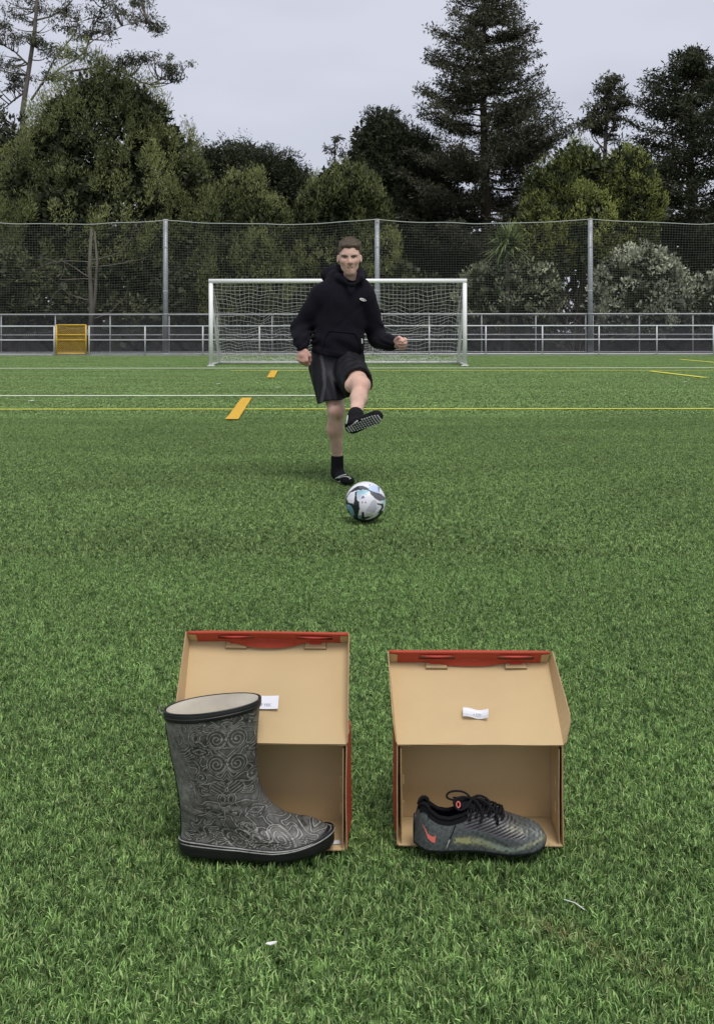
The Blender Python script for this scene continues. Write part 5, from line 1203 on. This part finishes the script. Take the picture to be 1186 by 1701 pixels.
    def hand(wr, f, a, n, curl, sc_=1., thumb=None, spread=0.):
        f, a, n = nrm(f), nrm(a), nrm(n); a = nrm(a - f * (a @ f)); n = nrm(n - f * (n @ f) - a * (n @ a))
        K = []
        for i, (off, ln_) in enumerate(zip((.031, .011, -.010, -.029), (.086, .090, .085, .076))):
            r0 = wr + f * .012 * sc_ + a * off * .5 * sc_; k1 = wr + f * ln_ * sc_ + a * off * sc_; S.cap(r0, k1, .0155 * sc_, .0130 * sc_, .010); K.append(k1)
        S.ell(wr + f * .045 * sc_ + n * .006, np.array([.034, .034, .034]) * sc_ * .8, .01)
        for i, (k1, L3_) in enumerate(zip(K, ((.040, .024, .020), (.044, .027, .021), (.041, .026, .020), (.033, .020, .018)))):
            ang = 0; p = k1.copy()
            for L_, da, r_ in zip(L3_, curl, (.0100, .0092, .0082)):
                ang += math.radians(da + 6 * (i - 1.5)); d_ = f * math.cos(ang) + n * math.sin(ang); q_ = p + d_ * L_ * sc_ + a * spread * (1.5 - i); S.cap(p, q_, r_ * sc_ * 1.12, r_ * sc_ * 1.02, .0035); p = q_
        t0 = wr + f * .022 * sc_ + a * .024 * sc_ + n * .008; t1 = wr + f * .052 * sc_ + a * .046 * sc_ + n * .020; t2 = t1 + (f * .030 + n * .018 - a * .004) * sc_; t3 = t2 + (f * .016 + n * .020 - a * .016) * sc_
        if thumb is not None: t2 = t1 + thumb[0]; t3 = t2 + thumb[1]
        S.cap(t0, t1, .0165 * sc_, .0128 * sc_, .009); S.cap(t1, t2, .0118 * sc_, .0105 * sc_, .004); S.cap(t2, t3, .0105 * sc_, .0085 * sc_, .004)
        return K
    hand(W(502, 578, 7.05), (.02, -.12, -1), (1, -.35, 0), (.10, 1, -.15), (62, 75, 45), 1.02)
    hand(W(655, 570, 7.00), (.80, -.50, -.02), (-.02, -.2, 1), (-.45, -.85, -.1), (66, 80, 50), 1.0)
    pts, fa = S.mesh()
    # colour of the skin: stubble, lips, flushed knees and knuckles, painted shade at eyes and nose
    x, y, z = pts.T; n1 = smooth_noise(201, 14, 6, 30)(pts); col = np.array([.64, .415, .325]) * (1 + .07 * n1)[:, None]
    def blend(mask, c): 
        nonlocal col; m = np.clip(mask, 0, 1)[:, None]; col = col * (1 - m) + np.array(c) * m
    g = lambda c, r: np.exp(-(((x - c[0]) / r[0]) ** 2 + ((y - c[1]) / r[1]) ** 2 + ((z - c[2]) / r[2]) ** 2))
    blend(.35 * g((nx, 7.03, 1.525), (.02, .03, .02)), (.60, .26, .20)); blend(.30 * g((hc[0] - .045, 7.05, 1.525), (.025, .04, .022)) + .25 * g((hc[0] + .045, 7.05, 1.525), (.025, .04, .022)), (.60, .28, .21))
    stub = np.clip((1.535 - z) / .08, 0, 1) * ((z > 1.43) & (y < 7.11)) * np.clip(.5 - g((nx, 7.03, 1.53), (.03, .03, .02)), 0, 1); blend(stub * .16 * (1 + .4 * n1), (.20, .13, .09))
    blend(.45 * g((nx - .012, 7.035, 1.499), (.022, .03, .006)) + .4 * g((nx + .016, 7.035, 1.499), (.022, .03, .006)), (.16, .10, .07))
    blend(.9 * g((nx, 7.04, mz - .008), (.026, .02, .006)), (.50, .17, .14)); blend(.8 * g((nx, 7.04, mz + .001), (.019, .02, .0035)), (.62, .52, .46)); blend(.75 * g((nx, 7.04, mz + .008), (.030, .02, .0045)), (.25, .10, .08))
    for q in (-1, 1): blend(.55 * g((hc[0] + q * .030, 7.05, 1.560), (.022, .04, .010)), (.14, .08, .06))  # shade of the eye sockets painted into the skin
    blend(.35 * g((nx, 7.03, 1.512), (.020, .04, .005)), (.25, .12, .09)); blend(.35 * g((nx + .002, 7.03, 1.463), (.022, .04, .005)), (.28, .16, .11))  # painted shadow under the nose, then a darker band below the lower lip
    for c_ in (Ks, Kk): blend(.4 * g(c_ + [.01, -.05, 0], (.035, .05, .04)), (.56, .25, .19))
    blend(.45 * g(Ks + [.015, -.05, -.045], (.014, .05, .03)), (.26, .15, .11)); blend(.7 * g(Ks + [-.008, -.055, .045], (.007, .04, .007)), (.28, .10, .08))
    blend(.40 * ((x < -.30) & (z < .98)) + .3 * (x > .25), (.58, .27, .22))
    M['skin'] = mat('fair_skin', (.5, .3, .22), .52, .35, attr='tint', noise=(60, .05)); M['skin'].node_tree.nodes['Principled BSDF'].inputs['Subsurface Weight'].default_value = .06; M['skin'].node_tree.nodes['Principled BSDF'].inputs['Subsurface Radius'].default_value = (.02, .008, .004)
    body = mesh('body', pts - base, fa, M['skin'], e, True, col=col)
    # ---- eyes, brows
    M['eyewhite'] = mat('eye_white', (.22, .19, .17), .2, .5); M['iris'] = mat('iris', (.035, .03, .028), .2, .5); M['hair'] = mat('brown_hair', (.085, .064, .045), .7, .3, noise=(90, .5), bump=(160, .6, .004)); M['hairlight'] = mat('short_side_hair', (.15, .115, .08), .8, .2, noise=(120, .4))
    import bmesh
    def ball_(name, c, r, m, par):
        bm = bmesh.new(); bmesh.ops.create_uvsphere(bm, u_segments=14, v_segments=10, radius=r); me = bpy.data.meshes.new(name); bm.to_mesh(me); bm.free(); o = link(name, me, par, [m]); o.location = tuple(np.array(c)); return o
    for q in (-1, 1):
        ey = ball_('eye', np.array([hc[0] + q * .030, 7.0590, 1.556]) - base, .0120, M['eyewhite'], e); ball_('iris', (0.002, -.0085, -.002), .0075, M['iris'], ey)
        b = MB(); b.tube([np.array([hc[0] + q * .010, 7.040, 1.5655]) - base, np.array([hc[0] + q * .032, 7.038, 1.5715]) - base, np.array([hc[0] + q * .054, 7.060, 1.571]) - base], [.0070, .0068, .0035], 6); b.build('eyebrow', M['hair'], e, True)
        b = MB(); b.tube([np.array([hc[0] + q * .016, 7.0475, 1.5625]) - base, np.array([hc[0] + q * .032, 7.044, 1.5655]) - base, np.array([hc[0] + q * .046, 7.053, 1.561]) - base], [.0022, .0030, .002], 6); b.build('eyelid', M['hair'], e, True)
    # ---- hair: short sides, thick textured top
    T = SDF((hc[0] - .13, 6.98, 1.50), (hc[0] + .13, 7.30, 1.74), .004)
    T.ell((hc[0], 7.150, 1.610), (.0835, .094, .088), .004)
    T.plane((0, 7.100, 1.57), (0, -1, -.30))
    S2 = T.D.copy(); T.D[:] = .2
    r = np.random.default_rng(8)
    for i in range(210):
        a = r.random() * 2.4 - 1.2; b_ = r.random(); p = np.array([hc[0] + .071 * math.sin(a), 7.058 + .03 * (1 - math.cos(a)) + .15 * b_, 1.615 + .012 * math.cos(a) + .062 * min(1, b_ * 2.6) * math.cos(a)])
        d_ = nrm([math.sin(a) * .4 + r.normal() * .22 + .25, -.35 + r.normal() * .25, .9 + r.normal() * .15]); T.cap(p - d_ * .01, p + d_ * (.016 + .012 * r.random()), .0095, .0030, .006)
    T.cap((hc[0] - .046, 7.070, 1.640), (hc[0], 7.052, 1.640), .013, .015, .01); T.cap((hc[0], 7.052, 1.640), (hc[0] + .048, 7.070, 1.642), .015, .013, .01)
    T.D = np.minimum(T.D, S2); T.ell((hc[0], 7.140, 1.640), (.074, .080, .060), .006)
    tp, tf = T.mesh(); mesh('hair', tp - base, tf, M['hair'], e, True)
    # ---- hoodie
    Hd = SDF((-.52, 6.90, .78), (.34, 7.46, 1.56), .0065)
    Hd.cap(W(570, 504, 7.17), W(561, 574, 7.17), .176, .178, .04, sy=.70); Hd.cap(W(562, 570, 7.165), W(560, 583, 7.16), .186, .172, .02, sy=.72)
    Hd.cap(W(541, 487, 7.17), W(602, 489, 7.17), .085, .08, .05)
    Hd.cap(W(560, 470, 7.18), W(600, 474, 7.18), .060, .055, .05)
    Hd.cap(W(532, 494, 7.17), Lel, .082, .068, .03); Hd.cap(Lel, W(500.5, 566, 7.10), .068, .060, .03); Hd.cap(W(500, 568, 7.09), W(501.5, 576, 7.06), .052, .043, .008)
    Hd.cap(W(607, 496, 7.17), Rel, .078, .068, .03); Hd.cap(Rel, W(646, 569.5, 7.06), .068, .057, .03); Hd.cap(W(646, 570, 7.06), W(652, 570.5, 7.015), .050, .041, .008)
    # hood lying round the neck
    for a, b_, ra, rb in ((W(546, 459, 7.24), W(566, 462, 7.10), .040, .032), (W(566, 461, 7.10), W(585, 472, 7.030), .030, .020), (W(585, 472, 7.030), W(598, 463, 7.09), .020, .028), (W(598, 462, 7.09), W(598, 456, 7.22), .028, .040), (W(546, 456, 7.26), W(598, 456, 7.26), .058, .050), (W(552, 450, 7.25), W(562, 446, 7.27), .034, .034), (W(557, 449, 7.22), W(556, 456, 7.16), .022, .026)): Hd.cap(a, b_, ra, rb, .018)
    Hd.cap(W(582, 440, 7.10), W(584, 467, 7.05), .068, .026, .012, sub=True)                                        # neck opening
    X, Y, Z = Hd.grid(); G_ = np.stack(np.broadcast_arrays(X, Y, Z), -1).astype(np.float32)
    band_ = np.abs(Hd.D) < .04; gp = G_[band_]
    fold = smooth_noise(301, 10, 2.2, 7)(gp * [1.3, 1, 1.0]) * .0022 + smooth_noise(302, 8, 5, 12)(gp * [1.5, 1, 1]) * .0010
    # pulled creases: across the elbows, diagonals over the belly
    arm = np.clip((np.abs(gp[:, 0] + .07) - .19) / .05, 0, 1); fold += arm * .0042 * np.sin(gp[:, 2] * 88 + gp[:, 0] * 70 * np.sign(gp[:, 0] + .07) + 2.5 * smooth_noise(305, 6, 2, 6)(gp)) * np.clip((1.22 - gp[:, 2]) / .1, 0, 1) * .8
    bel = np.clip((1.12 - gp[:, 2]) / .14, 0, 1) * (1 - arm); fold += bel * .0022 * np.sin(gp[:, 2] * 62 + gp[:, 0] * 38)
    dg_ = np.exp(-((gp[:, 2] - 1.02 - (gp[:, 0] + .2) * .9) / .02) ** 2) * (1 - arm); fold -= .003 * dg_
    # rib at the hem
    hem = gp[:, 2] < .905 - (gp[:, 0] + .12) * .22; fold += np.where(hem & (arm < .5), .004 + .0012 * np.sin(gp[:, 0] * 500), 0)
    Hd.D[band_] -= fold.astype(np.float32)
    # cut the hem, lower on the picture's right, and hollow it
    hp = W(560, 593, 7.1); tmp = Hd.D.copy(); cut = (X - hp[0]) * .17 + (Z - hp[2] + .0) * 1 + 0 * Y
    tor = (np.abs(X + .12) < .235) & (Z < 1.0); armzone = ((X < -.345) | (X > .075))
    Hd.D = np.where(armzone, tmp, np.maximum(tmp, -cut))
    hp_, hf = Hd.mesh(); M['hoodie'] = mat('black_navy_fleece', (.0095, .0090, .0135), .92, .08, noise=(40, .12), bump=(260, .3, .0015))
    M['hoodie'].node_tree.nodes['Principled BSDF'].inputs['Sheen Weight'].default_value = .02
    hoodie = mesh('hoodie', hp_ - base, hf, M['hoodie'], e, True)
    def front_y(px, py, V_, r_=.012):
        q = W(px, py); dd = np.hypot(V_[:, 0] - q[0], V_[:, 2] - q[2]); m = dd < r_; return V_[m, 1].min() if m.any() else 7.0
    # chest print and side tag, pocket edges
    M['print'] = mat('white_print', (.75, .75, .72), .6, .2); M['tagw'] = mat('white_fabric_tag', (.78, .78, .75), .8, .1)
    def decal(nm, pts2, m, lift=.003):
        V_ = []; 
        for (px, py) in pts2: q = W(px, py); yy = front_y(px, py, hp_) - lift; V_.append([q[0] * yy / 7.12, yy, H + (q[2] - H) * yy / 7.12])
        V_ = np.array(V_); n_ = len(V_); V2 = np.vstack([V_, V_ + [0, .002, 0]]); return mesh(nm, V2 - base, [tuple(range(n_))[::-1], tuple(range(n_, 2 * n_))] + [(i, (i + 1) % n_, n_ + (i + 1) % n_, n_ + i) for i in range(n_)], m, hoodie)
    a0 = math.radians(17)
    decal('chest_print', [(603 + 6.0 * math.cos(t) * math.cos(a0) - 2.3 * math.sin(t) * math.sin(a0), 497.3 + 6.0 * math.cos(t) * math.sin(a0) + 2.3 * math.sin(t) * math.cos(a0)) for t in np.linspace(0, 2 * np.pi, 15)[:-1]], M['print'])
    for dx in (-2.6, .4, 3.2): decal('print_stroke', [(603 + dx, 496.4 + dx * .3), (604.2 + dx, 496.8 + dx * .3), (603.6 + dx, 498.6 + dx * .3), (602.4 + dx, 498.2 + dx * .3)], mat('print_ink', (.05, .05, .05), .7, .1), .004)
    decal('side_tag', [(600.3, 562), (602.3, 562.3), (602.4, 570.2), (601, 570)], M['tagw'], .006)
    for line in ([(547, 549), (541, 560), (537, 572), (536, 580)], [(590, 553), (596, 564), (599, 575), (600, 582)], [(547, 549), (568, 551), (590, 553)]):
        q = [];
        for t in np.linspace(0, 1, 9): px = np.interp(t, np.linspace(0, 1, len(line)), [l[0] for l in line]); py = np.interp(t, np.linspace(0, 1, len(line)), [l[1] for l in line]); w_ = W(px, py); q.append([w_[0], front_y(px, py, hp_, .015) + .0005, w_[2]])
        b = MB(); b.tube(np.array(q) - base, .0028, 5); b.build('pocket_seam', M['hoodie'], hoodie, True)
    # ---- shorts
    Sh = SDF((-.42, 6.60, .48), (.20, 7.42, 1.0), .0065)
    Sh.cap(W(546, 590, 7.17), W(576, 590, 7.16), .115, .112, .04, sy=.85)
    Sh.cap(W(543, 604, 7.17), W(556, 672, 7.045), .118, .103, .03, sy=.95); Sh.cap(W(527, 612, 7.18), W(539, 675, 7.12), .055, .040, .04)
    n_th = nrm(Kk - Hk); Sh.cap(W(577, 606, 7.14), Kk + n_th * .05, .112, .098, .03)
    Sh.cap(W(575, 622, 7.05), W(582, 646, 6.92), .075, .055, .04)
    X, Y, Z = Sh.grid(); hemL = W(531, 670, 7.1); hemR = W(582, 655, 7.1); sl = (hemR[2] - hemL[2]) / (hemR[0] - hemL[0])
    hemz = hemL[2] + sl * (X - hemL[0]) + .012 * np.sin((X - hemL[0]) * 30) * (X < -.03)
    pk = Hk + n_th * (np.linalg.norm(Kk - Hk) - .085)
    kcut = (X - pk[0]) * n_th[0] + (Y - pk[1]) * n_th[1] + (Z - pk[2]) * n_th[2] - .03 * np.clip((.74 - Z) / .1, 0, 1)
    G_ = np.stack(np.broadcast_arrays(X, Y, Z), -1).astype(np.float32); bd = np.abs(Sh.D) < .03; gp = G_[bd]
    Sh.D[bd] -= (smooth_noise(401, 8, 3, 8)(gp * [2.2, 2.2, .7]) * .0042 + .0040 * np.sin(gp[:, 0] * 95 + gp[:, 2] * 25) * np.clip((.80 - gp[:, 2]) / .15, 0, 1)).astype(np.float32)
    D = np.maximum(Sh.D, hemz - Z); D = np.maximum(D, kcut)
    Sh.D = D
    Sh.cap(Hs * .35 + Ks * .65, Ks + (Ks - Hs) * .3, .074, .072, .006, sub=True); Sh.cap(pk - n_th * .05, pk + n_th * .25, .078, .084, .006, sub=True)
    sp, sf = Sh.mesh(); ppx = CX + sp[:, 0] * F / sp[:, 1]; ppy = HY - (sp[:, 2] - H) * F / sp[:, 1]
    cx_ = np.interp(ppy, [590, 615, 640, 670], [533, 538, 539, 533]); st = (np.abs(ppx - cx_) < 2.6) & (sp[:, 1] < 7.16)
    sc_ = np.where(st[:, None], np.array([.055, .055, .062]), np.array([.0080, .0080, .0110])); M['shorts'] = mat('black_sports_shorts', (.012, .012, .015), .6, .3, attr='tint', bump=(300, .15, .001))
    shorts = mesh('shorts', sp - base, sf, M['shorts'], e, True, col=sc_)
    # ---- socks
    M['sock'] = mat('black_sock', (.014, .014, .016), .95, .1, bump=(350, .3, .001)); M['sockwhite'] = mat('white_sock_band', (.62, .62, .60), .8, .1)
    K1 = SDF((-.25, 6.85, -.01), (.03, 7.33, .28), .0055); K1.cap(As + [0, 0, .01], np.array([hs[0], 7.19, .07]), .043, .045, .02); K1.cap(hs + [0, .005, 0], ts, .042, .034, .02); K1.cap(ts + [-.02, .02, 0], ts + [.022, 0, -.003], .028, .025, .02); K1.ell((hs[0], 7.225, .04), (.036, .04, .040), .02)
    X, Y, Z = K1.grid(); K1.D = np.maximum(K1.D, .001 - Z); K1.D = np.maximum(K1.D, (Z - As[2] + .0) - .0)
    kp, kf = K1.mesh(); s1 = mesh('sock', kp - base, kf, M['sock'], e, True)
    def surf_tube(V_, path, r_, nm, par, m, viewd):
        q = []
        for (px, py) in path:
            a = np.array([(px - CX) / F, 1, -(py - HY) / F]); o_ = np.array([0, 0, H]); rel = V_ - o_; t = rel @ a / (a @ a); dd = np.linalg.norm(rel - t[:, None] * a, axis=1); mm = dd < .009
            tt_ = t[mm].min() if mm.any() else viewd; q.append(o_ + a * (tt_ - .002))
        q = np.array(q)
        for _ in range(2): q[1:-1] = (q[:-2] + q[1:-1] * 2 + q[2:]) / 4
        b = MB(); b.tube(q - base, r_, 6); return b.build(nm, m, par, True)
    for pth in ([(557, 795), (563, 791), (569, 788.5), (575, 788)], [(562, 794), (569, 791), (576, 790), (581, 793)], [(562, 800), (571, 799), (579, 798.5), (583, 794)]): surf_tube(kp, pth, .0042, 'sock_stripe', s1, M['sockwhite'], 7.0)
    K2 = SDF((-.16, 6.12, .34), (.26, 6.62, .62), .0055)
    up_ = nrm(Kk - Ak); topc = Ak + up_ * .035
    K2.cap(topc, Ak, .047, .045, .02); K2.cap(Ak, heel - sole_n * .005, .044, .044, .025); K2.cap(heel - sole_n * .004, heel + f_ * .07 - sole_n * .01, .043, .040, .02)
    for off, l0, l1, r0 in ((-.018, .03, .185, .030), (.018, .03, .200, .030), (0, .0, .212, .033)): K2.cap(heel + across * off * .7 + f_ * l0, heel + across * off + f_ * l1, r0, r0 * .86, .02)
    X, Y, Z = K2.grid(); cutp = topc + up_ * .012; K2.D = np.maximum(K2.D, (X - cutp[0]) * up_[0] + (Y - cutp[1]) * up_[1] + (Z - cutp[2]) * up_[2])
    sp0 = heel + sole_n * .026; K2.D = np.maximum(K2.D, (X - sp0[0]) * sole_n[0] + (Y - sp0[1]) * sole_n[1] + (Z - sp0[2]) * sole_n[2])
    kp2, kf2 = K2.mesh(); s2 = mesh('sock', kp2 - base, kf2, M['sock'], e, True)
    # white rubber grips printed on the sole
    b = MB(); Rm = np.stack([f_, across, sole_n], 1)
    for i in range(14):
        u_ = -.022 + i * .0192; wd = np.interp(u_, [-.03, 0, .06, .14, .20, .24], [.020, .028, .027, .037, .036, .020])
        if 2 < i < 11:
            for v_ in np.arange(-wd + .004, wd, .0150): b.box(sp0 + f_ * u_ + across * v_ + sole_n * .001, (.0095, .0092, .003), Rm)
        else: b.box(sp0 + f_ * u_ + sole_n * .001, (.0085, wd * 1.7, .003), Rm)
    b.off = base; tag(b.build('sole_grips', M['sockwhite'], s2), kind='stuff')
    for pth in ([(577.5, 690), (577, 697), (575, 704)], [(585, 706), (589, 701), (594, 698.5)]): surf_tube(kp2, pth, .0035, 'sock_stripe', s2, M['sockwhite'], 6.4)
    return e
man()

# ------------------------------------------------------------------ small litter on the turf
def straw(p, q, r, lb, nm='straw'):
    a, b_ = G(*p), G(*q); c = (a + b_) / 2; b = MB(); b.tube([a - c + [0, 0, .004], [.001, 0, .007], b_ - c + [0, 0, .003]], r, 5); o = b.build(nm, M['tagw']); o.location = tuple(c); tag(o, lb, 'straw')
straw((936, 1499), (970, 1515), .0009, 'thin pale straw lying on the turf right of the boxes')
def chip(px, py, w, h, lb, rot, m='print'):
    c = G(px, py); n = 7; V = []
    r = np.random.default_rng(int(px)); 
    for z in (0, .0012):
        for i in range(n): a = i * 2 * math.pi / n; k = .7 + .5 * r.random(); V.append((w / 2 * math.cos(a) * k, h / 2 * math.sin(a) * k, z + .003 * math.cos(a) ** 2))
    f = [tuple(range(n))[::-1], tuple(range(n, 2 * n))] + [(i, (i + 1) % n, n + (i + 1) % n, n + i) for i in range(n)]
    o = mesh('pale_leaf', V, f, M[m]); o.location = (c[0], c[1], .003); o.rotation_euler = (0, 0, rot); tag(o, lb, 'leaf', 'pale leaves scattered on the turf')
chip(449, 1572, .020, .008, 'small white torn leaf on the turf below the rubber boot', .3)
for px, py, lb in ((362, 637, 'small pale leaf on the far turf left of the goal front, nearest the left post'), (1139, 635, 'small pale leaf on the far turf near the right picture edge'), (461, 643, 'small pale leaf on the far turf between the two orange dashes'), (52, 665, 'small pale leaf between the white and the long yellow line at the left'), (135, 598, 'small pale leaf on the turf in front of the yellow gate')):
    chip(px, py, .11, .09, lb, px, 'tagw')
